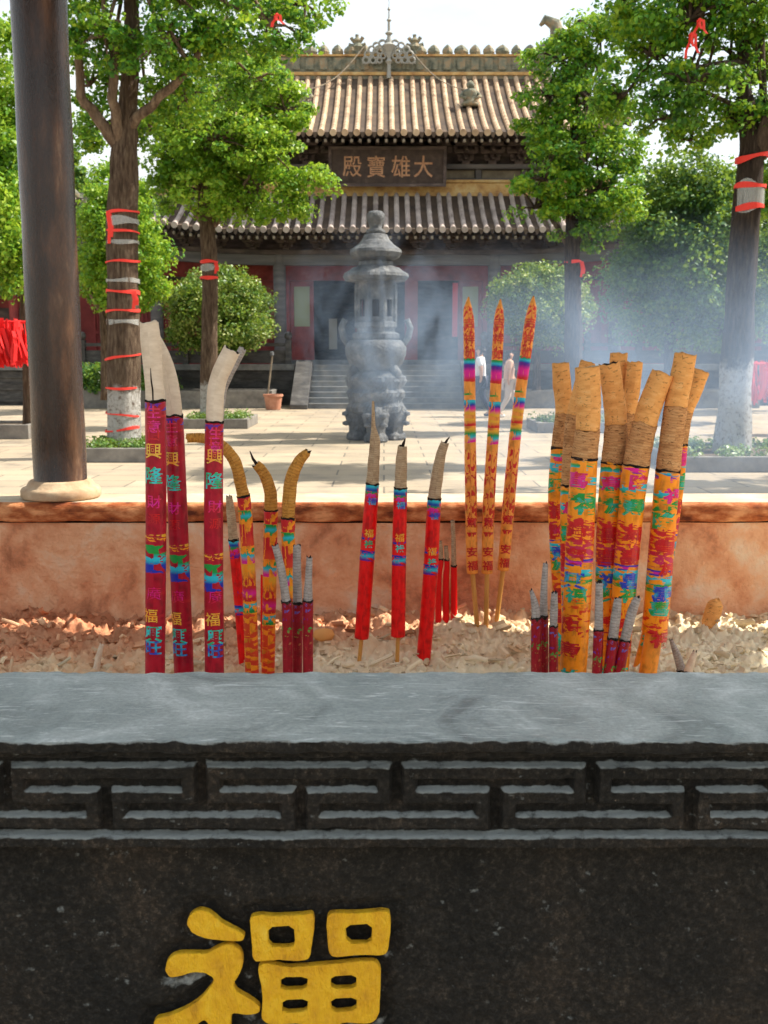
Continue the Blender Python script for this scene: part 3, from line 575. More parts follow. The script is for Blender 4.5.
def ribbon_band(c, r, w, label, tail=False, tilt=0, name='red_ribbon', m=None, cat='ribbon', group='red ribbons tied round the tree trunks'):
    """a narrow cloth band round a trunk"""
    b = MB(); n = 28; vs = []
    for i in range(n):
        a = 2 * math.pi * i / n; dz = tilt * r * math.cos(a) + .006 * math.sin(3 * a + c[2] * 9); rr = r * (1 + .03 * math.sin(2 * a + c[2] * 5))
        for e, f in ((0, -1), (.006, -1), (.006, 1), (0, 1)): vs.append((c[0] + (rr + e) * math.cos(a), c[1] + (rr + e) * math.sin(a), c[2] + dz + f * w / 2 * (1 + .35 * math.sin(2.3 * a + c[2] * 3))))
    b.add(vs, [(i * 4 + k, ((i + 1) % n) * 4 + k, ((i + 1) % n) * 4 + (k + 1) % 4, i * 4 + (k + 1) % 4) for i in range(n) for k in range(4)])
    if tail:
        x = c[0] + r * .75 * (1 if tail > 0 else -1); y = c[1] - r * .72; L_ = abs(tail)
        for q in range(2):
            pts = [(x + q * .03, y - .02 - .01 * q, c[2]), (x + .03 + q * .04, y - .05, c[2] - L_ * .5), (x + .01 + q * .05, y - .04, c[2] - L_ * (1 - .2 * q))]
            vs = []
            for p in pts: vs += [(p[0] - .02, p[1], p[2]), (p[0] + .025, p[1] + .006, p[2]), (p[0] + .025, p[1] + .012, p[2]), (p[0] - .02, p[1] + .006, p[2])]
            b.add(vs, [(i * 4 + k, (i + 1) * 4 + k, (i + 1) * 4 + (k + 1) % 4, i * 4 + (k + 1) % 4) for i in range(2) for k in range(4)] + [(0, 1, 2, 3), (8, 11, 10, 9)])
    return tag(b.build(name, m or M['ribbon'], None), label, cat, group)

random.seed(11)
# nearest tree on the left
Y1 = 15.6
def T1(px, py, Y=Y1): return P(px, py, Y)
t1 = [(T1(124, 441), .255), (T1(124, 390), .235), (T1(123, 300), .225), (T1(122, 215), .22), (T1(124, 160), .20), (T1(127, 120), .14), (T1(132, 40), .11), (T1(130, -40), .08)]
tree('big broadleaf tree with whitewashed foot and red ribbons round its thick trunk, left', (t1[0][0].x, Y1, 0), [(t1[0][0] - Vector((0, 0, .25)), .27)] + t1, M['leaf_dark'],
     limbs=[([T1(120, 150), T1(100, 120, Y1 - .2), T1(82, 95, Y1 - .3), T1(76, 40, Y1 - .4)], .10, .05), ([T1(126, 130), T1(150, 105, Y1 - .2), T1(190, 68, Y1 - .5), T1(215, 20, Y1 - .6)], .08, .04), ([T1(122, 150), T1(113, 100, Y1 - .3), T1(118, 20, Y1 - .5)], .09, .05), ([T1(190, 68, Y1 - .5), T1(170, 30, Y1 - .8)], .04, .02)],
     blobs=[px_blob(*a) for a in ((105, 35, 45, 34, Y1 - .6), (100, 125, 34, 26, Y1 + .8), (90, 85, 26, 22, Y1 + .3), (165, 45, 50, 36, Y1 - .7), (185, 100, 42, 24, Y1 + .5), (225, 40, 48, 34, Y1 - .2), (268, 25, 45, 32, Y1 - .8), (255, 80, 34, 20, Y1 + .4), (305, 5, 38, 15, Y1 - .4), (200, -40, 110, 45, Y1), (80, -30, 90, 45, Y1), (150, 130, 26, 15, Y1 + .9))], nclump=380, per=95, size=.072, cr=.25, zw=1.0)
planter(T1(88, 450).x, T1(170, 450).x, 14.75, 16.2, .2, 'low kerbed planter full of ground cover round the ribboned left tree', 'trimmed ground cover in the planter of the ribboned left tree')
for i, (py, w, tl, ti) in enumerate(((213, .035, -.45, .05), (232, .03, 0, -.06), (262, .03, 0, .02), (292, .045, .25, -.05), (311, .035, 0, .02), (357, .03, 0, .15), (388, .03, 0, 0), (414, .022, 0, -.1), (429, .035, 0, .14))):
    c = T1(123, py); th_ = ('topmost', 'second', 'third', 'fourth', 'fifth', 'sixth', 'seventh', 'eighth', 'lowest')[i]
    ribbon_band((c.x, Y1, c.z), .238 if i < 4 else .25, w, th_ + ' from the top of the red ribbons round the thick left trunk' if i not in (0, 8) else th_ + ' of the red ribbons round the thick left trunk', tl, ti)
for i, (py, w) in enumerate(((222, .10), (243, .05), (281, .05), (322, .07))):
    c = T1(123, py); ribbon_band((c.x, Y1, c.z), .232 if i < 3 else .24, w, ('highest', 'second highest', 'third highest', 'lowest')[i] + ' pale plastic film wrapped round the thick left trunk', name='trunk_film', m=M['film'], cat='plastic film', group='plastic film bands on the left trunk')

# second tree on the left
Y2 = 22.5
t2 = [(P(209, 407, Y2), .19), (P(209, 360, Y2), .175), (P(210, 300, Y2), .165), (P(209, 250, Y2), .17), (P(207, 222, Y2), .15), (P(207, 170, Y2), .08), (P(212, 100, Y2), .05)]
tree('light green tree with a slim ribboned trunk standing left of the round clipped shrub', (t2[0][0].x, Y2, 0), [(t2[0][0] - Vector((0, 0, .2)), .2)] + t2, M['leaf_light'],
     limbs=[([P(206, 228, Y2), P(190, 205, Y2), P(185, 160, Y2 - .3)], .08, .03), ([P(209, 228, Y2), P(232, 212, Y2), P(250, 175, Y2 - .3)], .08, .03)],
     blobs=[px_blob(*a) for a in ((235, 85, 60, 30, Y2), (175, 120, 36, 30, Y2), (215, 140, 60, 38, Y2 - .6), (265, 130, 40, 42, Y2), (200, 190, 50, 28, Y2 - .4), (260, 195, 44, 28, Y2), (300, 180, 30, 13, Y2 - .2), (290, 205, 22, 16, Y2), (285, 110, 30, 22, Y2), (165, 165, 26, 22, Y2), (215, 160, 50, 40, Y2 + .5))], nclump=360, per=100, size=.09, cr=.34, zw=.9)
planter(P(183, 420, 22).x, P(250, 420, 22).x, 21.6, 23.4, .2, 'low kerbed planter round the slim light green tree', 'yellow-green ground cover in the planter of the slim light green tree', group=None)
for i, py in enumerate((262, 278)):
    c = P(209, py, Y2); ribbon_band((c.x, Y2, c.z), .185, .06, ('upper', 'lower')[i] + ' red ribbon round the slim trunk of the light green tree', .25 if i == 0 else 0)
c = P(209, 268, Y2); ribbon_band((c.x, Y2, c.z), .18, .12, 'pale plastic film between the two ribbons on the slim light green tree', name='trunk_film', m=M['film'], cat='plastic film', group=None)

# clipped shrubs and bushy trees behind
def bushy(label, px, py, rx, ry, Y, m, n=300, base_z=.4, nm='clipped_shrub', size=.09, extra=(), tx=None, dark=False, per=80, shell=.72, cat='shrub', stems=4, group='round clipped shrubs beside the terrace'):
    c = P(px, py, Y); tx = P(tx, py, Y).x if tx else c.x; k = mpp(Y, py); zb = c.z - ry * k * .55
    bl = [px_blob(px, py, rx * .82, ry * .82, Y)] + [px_blob(px + rx * a, py + ry * b_, rx * random.uniform(.34, .52), ry * random.uniform(.32, .5), Y + d_) for a, b_, d_ in [(a0 + random.uniform(-.16, .16), b0 + random.uniform(-.16, .16), d0) for a0, b0, d0 in ((-.5, .2, 0), (.5, .25, 0), (0, -.5, 0), (-.38, -.34, -.6), (.4, -.3, -.4), (0, .1, -1), (.1, .45, -.5), (-.15, -.6, .2))]] + list(extra)
    limbs = [([(tx, Y, zb - .5), (tx + (random.random() - .5) * 1.0, Y + (random.random() - .5) * .8, zb + .2), (c.x + rx * k * .6 * math.cos(i * 2.1), Y + .6 * math.sin(i * 2.1), c.z)], .07, .03) for i in range(stems)]
    return tree(label, (tx, Y, base_z), [((tx, Y, base_z - .1), .13), ((tx + .02, Y, (base_z + zb) / 2), .10), ((tx, Y, zb - .3), .09)], m, limbs=limbs, blobs=bl, nclump=n, per=per, size=size, cr=.34, dark=dark, zw=-5, name=nm, cat=cat, flat=.7, shell=shell, twigs=False, up=.35, group=group)
bushy('round clipped shrub directly behind the slim ribboned trunk', 222, 312, 62, 48, 30.8, M['leaf_shrub'], 380, tx=218)
bushy('round clipped shrub with pale tips right of the burner behind the thin incense sticks', 540, 305, 60, 47, 30.8, M['leaf_shrub'], 360, tx=538)
bushy('tall bushy evergreen between the near column and the ribboned trunk', 118, 250, 45, 82, 28.5, M['leaf_light'], 420, nm='evergreen_tree', cat='tree', tx=100, group=None)
bushy('bushy evergreen at the left edge above the red prayer ribbons', -6, 205, 50, 105, 19.5, M['leaf_light'], 520, nm='evergreen_tree', cat='tree', size=.09, tx=20, base_z=.2, group=None, extra=[px_blob(12, 80, 26, 55, 19.8)])
bushy('large dark bushy evergreen right of the slim blue-grey trunk', 690, 255, 78, 92, 24, M['leaf_deep'], 820, nm='evergreen_tree', cat='tree', base_z=.1, tx=672, dark=True, group=None, extra=[px_blob(642, 285, 34, 58, 24), px_blob(700, 320, 50, 32, 24), px_blob(665, 200, 34, 36, 24), px_blob(725, 190, 34, 30, 24), px_blob(755, 225, 45, 55, 24.5), px_blob(765, 290, 40, 50, 24)])
bushy('dark evergreen far behind the large right tree', 800, 250, 60, 100, 29, M['leaf_deep'], 300, nm='evergreen_tree', cat='tree', base_z=0, dark=True, group=None)
bushy('dark evergreen mass behind the left gallery roof', 40, 215, 70, 95, 44, M['leaf_deep'], 300, nm='evergreen_tree', cat='tree', base_z=0, dark=True, size=.18, group=None)
bushy('low dark green bush beside the whitewashed left trunk', 96, 378, 20, 14, 30.6, M['leaf_deep'], 40, size=.09, stems=2, group=None)
bushy('low dark green bush left of the round clipped shrub', 155, 382, 22, 16, 30.7, M['leaf_deep'], 40, size=.09, stems=2, group=None)
# raised beds along the terrace foot
planter(P(60, 400, 30).x, P(272, 400, 30).x, 30.0, 31.6, .5, 'long raised stone bed at the terrace foot left of the steps', None)
planter(P(486, 400, 30).x, P(760, 400, 30).x, 30.0, 31.6, .5, 'long raised stone bed at the terrace foot right of the steps', None)
planter(P(-60, 405, 19).x, P(29, 405, 19).x, 18.9, 20.2, .26, 'kerbed planter at the left edge behind the near column', None)

# slim tree right of centre
Y5 = 21.2
t5 = [(P(575, 424, Y5), .19), (P(574, 380, Y5), .18), (P(573, 300, Y5), .165), (P(572, 250, Y5), .15), (P(572, 180, Y5), .09), (P(575, 90, Y5), .06), (P(580, 20, Y5), .04)]
tree('slim tree with blue-grey trunk and layered green crown right of the temple hall', (t5[0][0].x, Y5, 0), [(t5[0][0] - Vector((0, 0, .2)), .2)] + t5, M['leaf_dark'],
     limbs=[([P(571, 250, Y5), P(552, 220, Y5), P(540, 190, Y5)], .06, .03), ([P(573, 248, Y5), P(590, 225, Y5), P(605, 190, Y5)], .06, .03)],
     blobs=[px_blob(*a) for a in ((560, 60, 38, 24, Y5), (600, 40, 44, 26, Y5), (545, 95, 28, 18, Y5), (590, 100, 44, 26, Y5 - .5), (540, 130, 24, 16, Y5), (575, 145, 50, 26, Y5 - .3), (620, 150, 32, 24, Y5), (545, 180, 34, 18, Y5 - .4), (600, 190, 42, 26, Y5 - .4), (535, 208, 26, 12, Y5), (575, 218, 40, 20, Y5), (615, 205, 30, 20, Y5), (590, 238, 22, 12, Y5))], nclump=310, per=90, size=.085, cr=.27, dark=True, zw=-4)
planter(P(536, 425, 20.6).x, P(616, 425, 20.6).x, 20.4, 22.0, .2, 'kerbed planter round the slim tree right of centre', 'ground cover in the planter of the slim tree right of centre')
c = P(573, 262, Y5); ribbon_band((c.x, Y5, c.z), .165, .05, 'red ribbon round the slim blue-grey trunk right of centre', .3)

# big tree on the right
Y7 = 14.8
def T7(px, py, Y=Y7): return P(px, py, Y)
t7 = [(T7(731, 455), .27), (T7(735, 400), .22), (T7(739, 320), .20), (T7(743, 250), .19), (T7(748, 190), .19), (T7(752, 150), .16), (T7(745, 90), .09), (T7(742, 20), .07), (T7(740, -50), .06)]
tree('big dark-barked tree with whitewashed foot at the right edge', (t7[0][0].x, Y7, 0), [(t7[0][0] - Vector((0, 0, .25)), .29)] + t7, M['leaf_dark'],
     limbs=[([T7(756, 160), T7(768, 120, Y7 - .2), T7(790, 60, Y7 - .3)], .12, .06), ([T7(748, 110), T7(700, 90, Y7 - .2), T7(650, 85, Y7 - .3)], .035, .015), ([T7(744, 62), T7(716, 64, Y7 - .5), T7(685, 70, Y7 - .6)], .04, .015), ([T7(750, 140), T7(762, 100, Y7 + .2), T7(760, 20, Y7)], .07, .04)],
     blobs=[px_blob(*a) for a in ((690, 20, 50, 26, Y7 - .5), (650, 55, 44, 24, Y7), (625, 95, 34, 22, Y7), (690, 85, 46, 20, Y7 - .6), (670, 118, 40, 18, Y7 - .2), (740, 60, 50, 26, Y7 + .5), (725, 118, 36, 18, Y7 + .3), (765, 110, 34, 26, Y7), (645, 22, 34, 16, Y7), (620, 10, 22, 10, Y7), (740, 5, 60, 28, Y7 - .3), (710, -45, 110, 36, Y7), (690, 140, 24, 8, Y7), (790, 180, 30, 50, Y7 + 1))], nclump=400, per=85, size=.072, cr=.23, dark=True, zw=1.35)
for i, (px, py, w, tl, ti) in enumerate(((752, 158, .07, 0, .2), (750, 187, .06, 0, -.02), (748, 208, .07, 0, .1))):
    c = T7(px, py); ribbon_band((c.x, Y7, c.z), .21, w, ('highest', 'middle', 'lowest')[i] + ' red ribbon round the dark trunk at the right edge', tl, ti)
c = T7(749, 198); ribbon_band((c.x, Y7, c.z), .203, .34, 'pale plastic film under the ribbons on the dark right trunk', name='trunk_film', m=M['film'], cat='plastic film', group=None)
planter(T7(672, 460, 13.6).x, T7(880, 460, 13.6).x, 13.5, 15.9, .2, 'wide kerbed planter round the whitewashed tree at the right edge', 'dull ground cover in the wide planter at the right edge', n=5000)
# unseen tree added right of the view to shade the near courtyard
tree('unseen broad tree added beyond the right edge of the view to shade the paving', (8.3, 12.6, 0), [((8.3, 12.6, -.1), .25), ((8.3, 12.6, 2.2), .2), ((8.2, 12.6, 4.0), .12)], M['leaf_dark'],
     blobs=[(Vector((7.6, 12.4, 5.2)), 1.6, 1.4, 1.0), (Vector((9.2, 12.9, 5.4)), 1.5, 1.3, 1.1), (Vector((6.6, 11.9, 4.6)), 1.1, 1.0, .6), (Vector((8.4, 11.6, 6.3)), 1.5, 1.2, .9), (Vector((5.4, 12.3, 5.2)), .9, .8, .5)], nclump=260, per=50, size=.11, cr=.3, dark=True, zw=1.3)
# ribbons tied in the branches
def hanging_ribbon(px, py, Y, L_, label):
    c = P(px, py, Y); b = MB()
    for q, (dx, l) in enumerate(((-.02, L_), (.025, L_ * .8), (.0, L_ * .55))):
        w = .018; vs = []
        for k in range(4):
            z = c.z - l * k / 3; x = c.x + dx * (1 + k * .7) + .015 * math.sin(k * 2 + q); vs += [(x - w, Y - .02 * q, z), (x + w, Y - .02 * q + .01, z), (x + w, Y - .02 * q + .016, z), (x - w, Y - .02 * q + .006, z)]
        b.add(vs, [(i * 4 + k, (i + 1) * 4 + k, (i + 1) * 4 + (k + 1) % 4, i * 4 + (k + 1) % 4) for i in range(3) for k in range(4)] + [(0, 1, 2, 3), (12, 15, 14, 13)])
    b.lathe((c.x, Y, c.z - .02), [(.01, 0), (.025, .01), (.025, .03), (.01, .04)], 8)
    return tag(b.build('hanging_ribbon', M['ribbon']), label, 'ribbon', 'red ribbons tied in the branches')
hanging_ribbon(700, 20, Y7 - 1.3, .2, 'red ribbon in the right tree, right and upper one of the pair')
hanging_ribbon(692, 34, Y7 - 1.3, .28, 'red ribbon in the right tree, left and longer one of the pair')
hanging_ribbon(277, 15, Y1 - 1.6, .14, 'small red ribbon in the crown of the left tree against the sky')
# masses of prayer ribbons
def ribbon_mass(px0, px1, py0, py1, Y, n, label):
    a, c = P(px0, py0, Y), P(px1, py1, Y); b = MB(); rnd = random.Random(px0)
    for i in range(n):
        x = rnd.uniform(a.x, c.x); y = Y + rnd.uniform(-.35, .35); z0 = rnd.uniform(a.z, a.z * .6 + c.z * .4); z1 = max(c.z, z0 - rnd.uniform(.5, 1.1)) + rnd.uniform(0, .15); w = rnd.uniform(.02, .04); dx = rnd.uniform(-.12, .2); th_ = rnd.uniform(0, 3)
        ux, uy = w * math.cos(th_), w * math.sin(th_)
        vs = []
        for k in range(5):
            s = k / 4; cx_ = x + dx * s * s + .02 * math.sin(5 * s + i); zz = z0 + (z1 - z0) * s; vs += [(cx_ - ux, y - uy, zz), (cx_ + ux, y + uy, zz)]
        b.add(vs, [(2 * k, 2 * k + 1, 2 * k + 3, 2 * k + 2) for k in range(4)])
    b.tube([(a.x - .1, Y, a.z * .92 + c.z * .08), (c.x + .32, Y, a.z * .92 + c.z * .08)], .03, 6)
    for x in (a.x, c.x + .3): b.tube([(x, Y, 0), (x, Y, a.z)], .035, 6)
    return tag(b.build('prayer_ribbons', mat('prayer_ribbon_red', (.72, .02, .02), .55)), label, 'ribbons', kind='stuff')
ribbon_mass(-60, 27, 318, 368, 18.2, 420, 'mass of bright red prayer ribbons hanging at the left edge')
ribbon_mass(752, 860, 360, 405, 20, 260, 'mass of red prayer ribbons behind the whitewashed trunk at the right edge')
# far trees beyond the compound
for i, (x, y, s) in enumerate(((-34, 62, 9), (-25, 70, 9), (27, 64, 8), (38, 62, 9))):
    c = Vector((x, y, s * .45)); bl = [(c, s * .62, s * .5, s * .5)] + [(c + Vector((math.cos(a) * s * .4, -1, math.sin(a) * s * .25)), s * .3, s * .3, s * .28) for a in (0, 1.2, 2.2, 3.4, 5)]
    tree(('first', 'second', 'third', 'fourth', 'fifth', 'sixth', 'seventh', 'eighth')[i] + ' from the left of the far dark trees behind the temple', (x, y, 0), [((x, y, 0), .4), ((x, y, s * .3), .3)], M['leaf_deep'], blobs=bl, nclump=150, per=30, size=.4, cr=1.0, dark=True, zw=-5, twigs=False, group='far trees beyond the temple compound')
# ------------------------------------------------------------------ the stone incense trough
RZ = 1.10; YF, YB = 1.05, 1.295; FF, FB = 2.845, 3.06; BED = .755
trough = empty('incense_trough', (0, 1.05, 0), 'long black carved stone incense trough filled with ash, meander border and a yellow character', 'incense trough')
XE = 2.5
def fbm(X, Z, s, oc=4, seed=0):
    """value noise on numpy grids"""
    out = np.zeros_like(X); amp = 1; tot = 0
    r = np.random.default_rng(seed)
    for o in range(oc):
        T = r.random((256, 256)); u = X * s * 2 ** o + 37.3 * o; v = Z * s * 2 ** o + 11.7 * o
        iu = np.floor(u).astype(int); iv = np.floor(v).astype(int); fu = u - iu; fv = v - iv; fu = fu * fu * (3 - 2 * fu); fv = fv * fv * (3 - 2 * fv)
        g_ = lambda a, b_: T[a % 256, b_ % 256]
        out += amp * ((g_(iu, iv) * (1 - fu) + g_(iu + 1, iv) * fu) * (1 - fv) + (g_(iu, iv + 1) * (1 - fu) + g_(iu + 1, iv + 1) * fu) * fv); tot += amp; amp *= .55
    return out / tot
def grid_faces(nx, nz):
    i = np.arange(nx - 1)[:, None] * nz + np.arange(nz - 1)[None]
    return np.stack([i, i + nz, i + nz + 1, i + 1], -1).reshape(-1, 4)
xs = np.unique(np.concatenate([np.arange(-XE, -.62, .006), np.arange(-.62, .62, .0017), np.arange(.62, XE + .001, .006)]))
# near rim slab: profile swept along x, edges worn by noise
def slab(name, y0, y1, zt, th, m, seed, wob=.0024, bev=.003, xr=XE):
    xx = xs[np.abs(xs) <= xr + 1e-6][::2]; ny = 26
    prof = [(y0 + .004, zt - th), (y0, zt - th + .003), (y0, zt - bev)]
    prof += [(y0 + bev * (1 - math.cos(a)), zt - bev + bev * math.sin(a)) for a in np.linspace(.3, math.pi / 2, 4)]
    prof += [(y, zt) for y in np.linspace(y0 + bev + .004, y1 - bev - .004, ny)]
    prof += [(y1 - bev * (1 - math.sin(a)), zt - bev + bev * math.cos(a)) for a in np.linspace(.0, math.pi / 2 - .3, 4)] + [(y1, zt - bev), (y1, zt - th)]
    prof = np.array(prof); X, Yp = np.meshgrid(xx, prof[:, 0], indexing='ij'); Z = np.repeat(prof[None, :, 1], len(xx), 0)
    n1 = fbm(X, Yp * 1.0, 9, 4, seed) - .5; n2 = fbm(X, Z * 3 + Yp, 55, 3, seed + 1) - .5
    edge = (np.abs(Yp - y0) < .012) | (np.abs(Yp - y1) < .012)
    Z = Z + n1 * wob * 1.2 + np.where(edge, n2 * wob * 2.0, n2 * wob * .3); Yp = Yp + np.where(np.abs(Yp - y0) < .01, n2 * wob * 2.2, 0)
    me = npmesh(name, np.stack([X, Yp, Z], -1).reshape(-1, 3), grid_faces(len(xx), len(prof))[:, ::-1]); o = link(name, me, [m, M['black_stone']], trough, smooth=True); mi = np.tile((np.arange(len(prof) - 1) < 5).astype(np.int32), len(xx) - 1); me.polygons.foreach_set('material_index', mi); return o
slab('near_rim', YF, YB, RZ, .0135, M['rim_top'], 3)
# front face: moulding, meander fret, bottom fillet, plain wall with a hollow round the character
SX = 1.0 / 955 * 1.0
def fx(px): return P(px, 800, 1.068).x
def fz(py): return ZY(py, 1.068)
zs = np.concatenate([np.arange(.60, fz(850), .0022), np.arange(fz(850), RZ - .012, .0013)])
X, Z = np.meshgrid(xs, zs, indexing='ij')
per = (fx(370) - fx(175)); x00 = fx(13)
def zr_(zoomy): return fz(730 + zoomy / 1.92)
r1, r2, r3 = zr_(80), zr_(128), zr_(176)
pitch = per / 375
cl = [(-160, 176), (178, 176), (178, 128), (37, 128), (37, 81), (363, 81), (363, 128), (228, 128), (228, 176), (553, 176)]
U = ((X - x00) / per) * 375 + 25; U = np.mod(U, 375)
d = np.full(X.shape, 9.0)
segs = []
for o in (-375, 0, 375):
    for (a, b_), (c, e) in zip([(178, 176), (178, 128), (37, 128), (37, 81), (363, 81), (363, 128), (228, 128), (228, 176)], [(178, 128), (37, 128), (37, 81), (363, 81), (363, 128), (228, 128), (228, 176), (553, 176)]):
        segs.append((a + o, zr_(b_), c + o, zr_(e)))
for a, za, c, zc in segs:
    ua, uc = min(a, c), max(a, c); zl, zh = min(za, zc), max(za, zc)
    dx = np.maximum(np.maximum(ua - U, U - uc), 0) * pitch; dz = np.maximum(np.maximum(zl - Z, Z - zh), 0)
    d = np.minimum(d, np.maximum(dx, dz))
wn = (fbm(X, Z, 30, 4, 5) - .5); wf = fbm(X, Z, 140, 3, 6) - .5
hw = .0071 + wn * .0024
def sst(a, b_, v): t = np.clip((v - a) / (b_ - a), 0, 1); return t * t * (3 - 2 * t)
h = (1 - sst(hw - .0012, hw + .0022, d)) * .0105                                   # the raised fret
band = sst(fz(847), fz(845), Z) * 1.0
zb0, zb1 = fz(847), fz(834)
fil = sst(zb0 - .0005, zb0 + .002, Z + wn * .002) * (1 - sst(zb1 - .003, zb1 + .001, Z + wn * .002)); 
mz0 = fz(757.5); mould = sst(mz0 - .001, mz0 + .003, Z + wn * .003)
tp0, tp1 = fz(766), fz(761)
h = np.maximum(h, fil * .013); h = np.maximum(h, mould * .0125)
inband = sst(zb0 - .001, zb0 + .001, Z)
hh = np.where(inband > .5, h, -.004) 
# glyph outline for the hollow
gk = lambda cx, cy: (fx(116.5 + cx / 2.56), fz(884 + cy / 2.56))
GL = {
 'dot': [(205, 70), (232, 80), (262, 106), (300, 124), (321, 138), (314, 152), (285, 153), (240, 149), (200, 141), (178, 128), (168, 105), (178, 82)],
 'rad': [(110, 208), (125, 190), (150, 183), (220, 184), (240, 172), (262, 163), (284, 160), (304, 172), (314, 192), (313, 215), (302, 240), (285, 264), (300, 285), (330, 300), (356, 318), (354, 337), (322, 343), (286, 336), (277, 346), (277, 600), (250, 612), (222, 600), (222, 372), (207, 352), (175, 378), (120, 412), (85, 414), (68, 392), (74, 352), (110, 346), (160, 326), (200, 300), (232, 262), (235, 246), (215, 234), (180, 232), (150, 241), (120, 247), (107, 230)],
 'boxa': [(332, 90), (360, 84), (400, 88), (470, 84), (500, 80), (503, 112), (496, 160), (490, 196), (470, 204), (400, 200), (350, 206), (338, 196), (337, 150)],
 'boxb': [(536, 82), (570, 79), (620, 80), (680, 74), (700, 78), (704, 110), (696, 176), (684, 190), (620, 187), (552, 195), (538, 182), (534, 120)],
 'boxc': [(350, 218), (372, 208), (430, 220), (520, 214), (620, 203), (664, 204), (678, 222), (675, 290), (672, 345), (650, 366), (560, 360), (556, 412), (700, 410), (716, 430), (700, 448), (556, 450), (550, 600), (520, 612), (488, 600), (484, 452), (350, 456), (330, 438), (350, 420), (484, 412), (482, 362), (376, 368), (358, 350), (364, 290)]}
GH = [[(384, 124), (446, 121), (447, 158), (430, 162), (385, 160)], [(586, 118), (650, 115), (649, 152), (590, 151)],
      [(415, 250), (478, 248), (477, 272), (416, 274)], [(547, 247), (608, 244), (608, 269), (548, 270)], [(418, 308), (478, 306), (478, 330), (420, 332)], [(547, 305), (608, 302), (608, 326), (548, 330)]]
gd = np.full(X.shape, 9.0)
sel = (X > fx(120)) & (X < fx(430)) & (Z > .6) & (Z < fz(890))
px_, pz_ = X[sel], Z[sel]; gdd = np.full(px_.shape, 9.0)
def inside(poly, x, z):
    c = np.zeros(x.shape, bool)
    for (x1, z1), (x2, z2) in zip(poly, poly[1:] + poly[:1]):
        q = ((z1 > z) != (z2 > z)); c ^= q & (x < (x2 - x1) * (z - z1) / ((z2 - z1) or 1e-9) + x1)
    return c
for k, pl in GL.items():
    pw_ = [gk(*p) for p in pl]
    for (x1, z1), (x2, z2) in zip(pw_, pw_[1:] + pw_[:1]):
        dx, dz = x2 - x1, z2 - z1; t = np.clip(((px_ - x1) * dx + (pz_ - z1) * dz) / (dx * dx + dz * dz), 0, 1)
        gdd = np.minimum(gdd, np.hypot(px_ - x1 - t * dx, pz_ - z1 - t * dz))
    gdd[inside(pw_, px_, pz_)] = 0
gd[sel] = gdd
hh = hh - np.where(gd < 1, (1 - sst(.004, .013 + .006 * 1, gd + wn * .010)) * .0065, 0)
hh = hh + wn * .0044 + wf * .0034 + (fbm(X, Z, 420, 2, 9) - .5) * .0007
YY = 1.075 - hh
ft = npmesh('front_face', np.stack([X, YY, Z], -1).reshape(-1, 3), grid_faces(len(xs), len(zs)))
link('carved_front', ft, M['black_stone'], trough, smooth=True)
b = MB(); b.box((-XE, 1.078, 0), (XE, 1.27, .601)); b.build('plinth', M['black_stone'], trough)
b = MB(); b.box((-XE, 1.26, .60), (XE, 1.285, RZ - .0136)); b.build('near_inner_wall', M['ochre_wall'], trough)
# the yellow character
def chaikin(p, n=2):
    for _ in range(n): p = [q for a, b_ in zip(p, p[1:] + p[:1]) for q in ((a[0] * .8 + b_[0] * .2, a[1] * .8 + b_[1] * .2), (a[0] * .2 + b_[0] * .8, a[1] * .2 + b_[1] * .8))]
    return p
def curve_mesh(polys, depth, bev, wob=0):
    c = bpy.data.curves.new('stroke', 'CURVE'); c.dimensions = '2D'; c.fill_mode = 'BOTH'; c.extrude = depth; c.bevel_depth = bev; c.bevel_resolution = 3; c.offset = -bev
    for pl in polys:
        s = c.splines.new('POLY'); s.points.add(len(pl) - 1); s.use_cyclic_u = True
        for q, (x, z) in zip(s.points, pl):
            w = wob * noise.noise(Vector((x * 160, z * 160, 1))); q.co = (x + w, z + w * .7, 0, 1)
    o = bpy.data.objects.new('stroke', c); COL.objects.link(o); me = bpy.data.meshes.new_from_object(o.evaluated_get(bpy.context.evaluated_depsgraph_get())); bpy.data.objects.remove(o); bpy.data.curves.remove(c); return me
strokes = [['dot'], ['rad'], ['boxa', 0], ['boxb', 1], ['boxc', 2, 3, 4, 5]]
cx0 = lambda i: (sum(p[0] for p in GH[i]) / len(GH[i]), sum(p[1] for p in GH[i]) / len(GH[i]))
for s in strokes:
    polys = [chaikin([gk(*p) for p in GL[s[0]]])] + [chaikin([gk(cx0(i)[0] + (p[0] - cx0(i)[0]) * 1.12, cx0(i)[1] + (p[1] - cx0(i)[1]) * 1.38) for p in GH[i]], 1) for i in s[1:]]
    me = curve_mesh(polys, .0034, .0014, .0009); me.transform(Matrix.Translation((0, 1.0765, 0)) @ Matrix.Rotation(R(90), 4, 'X'))
    me.materials.clear()
    link('character_stroke', me, M['yellow_paint'], trough, smooth=False)
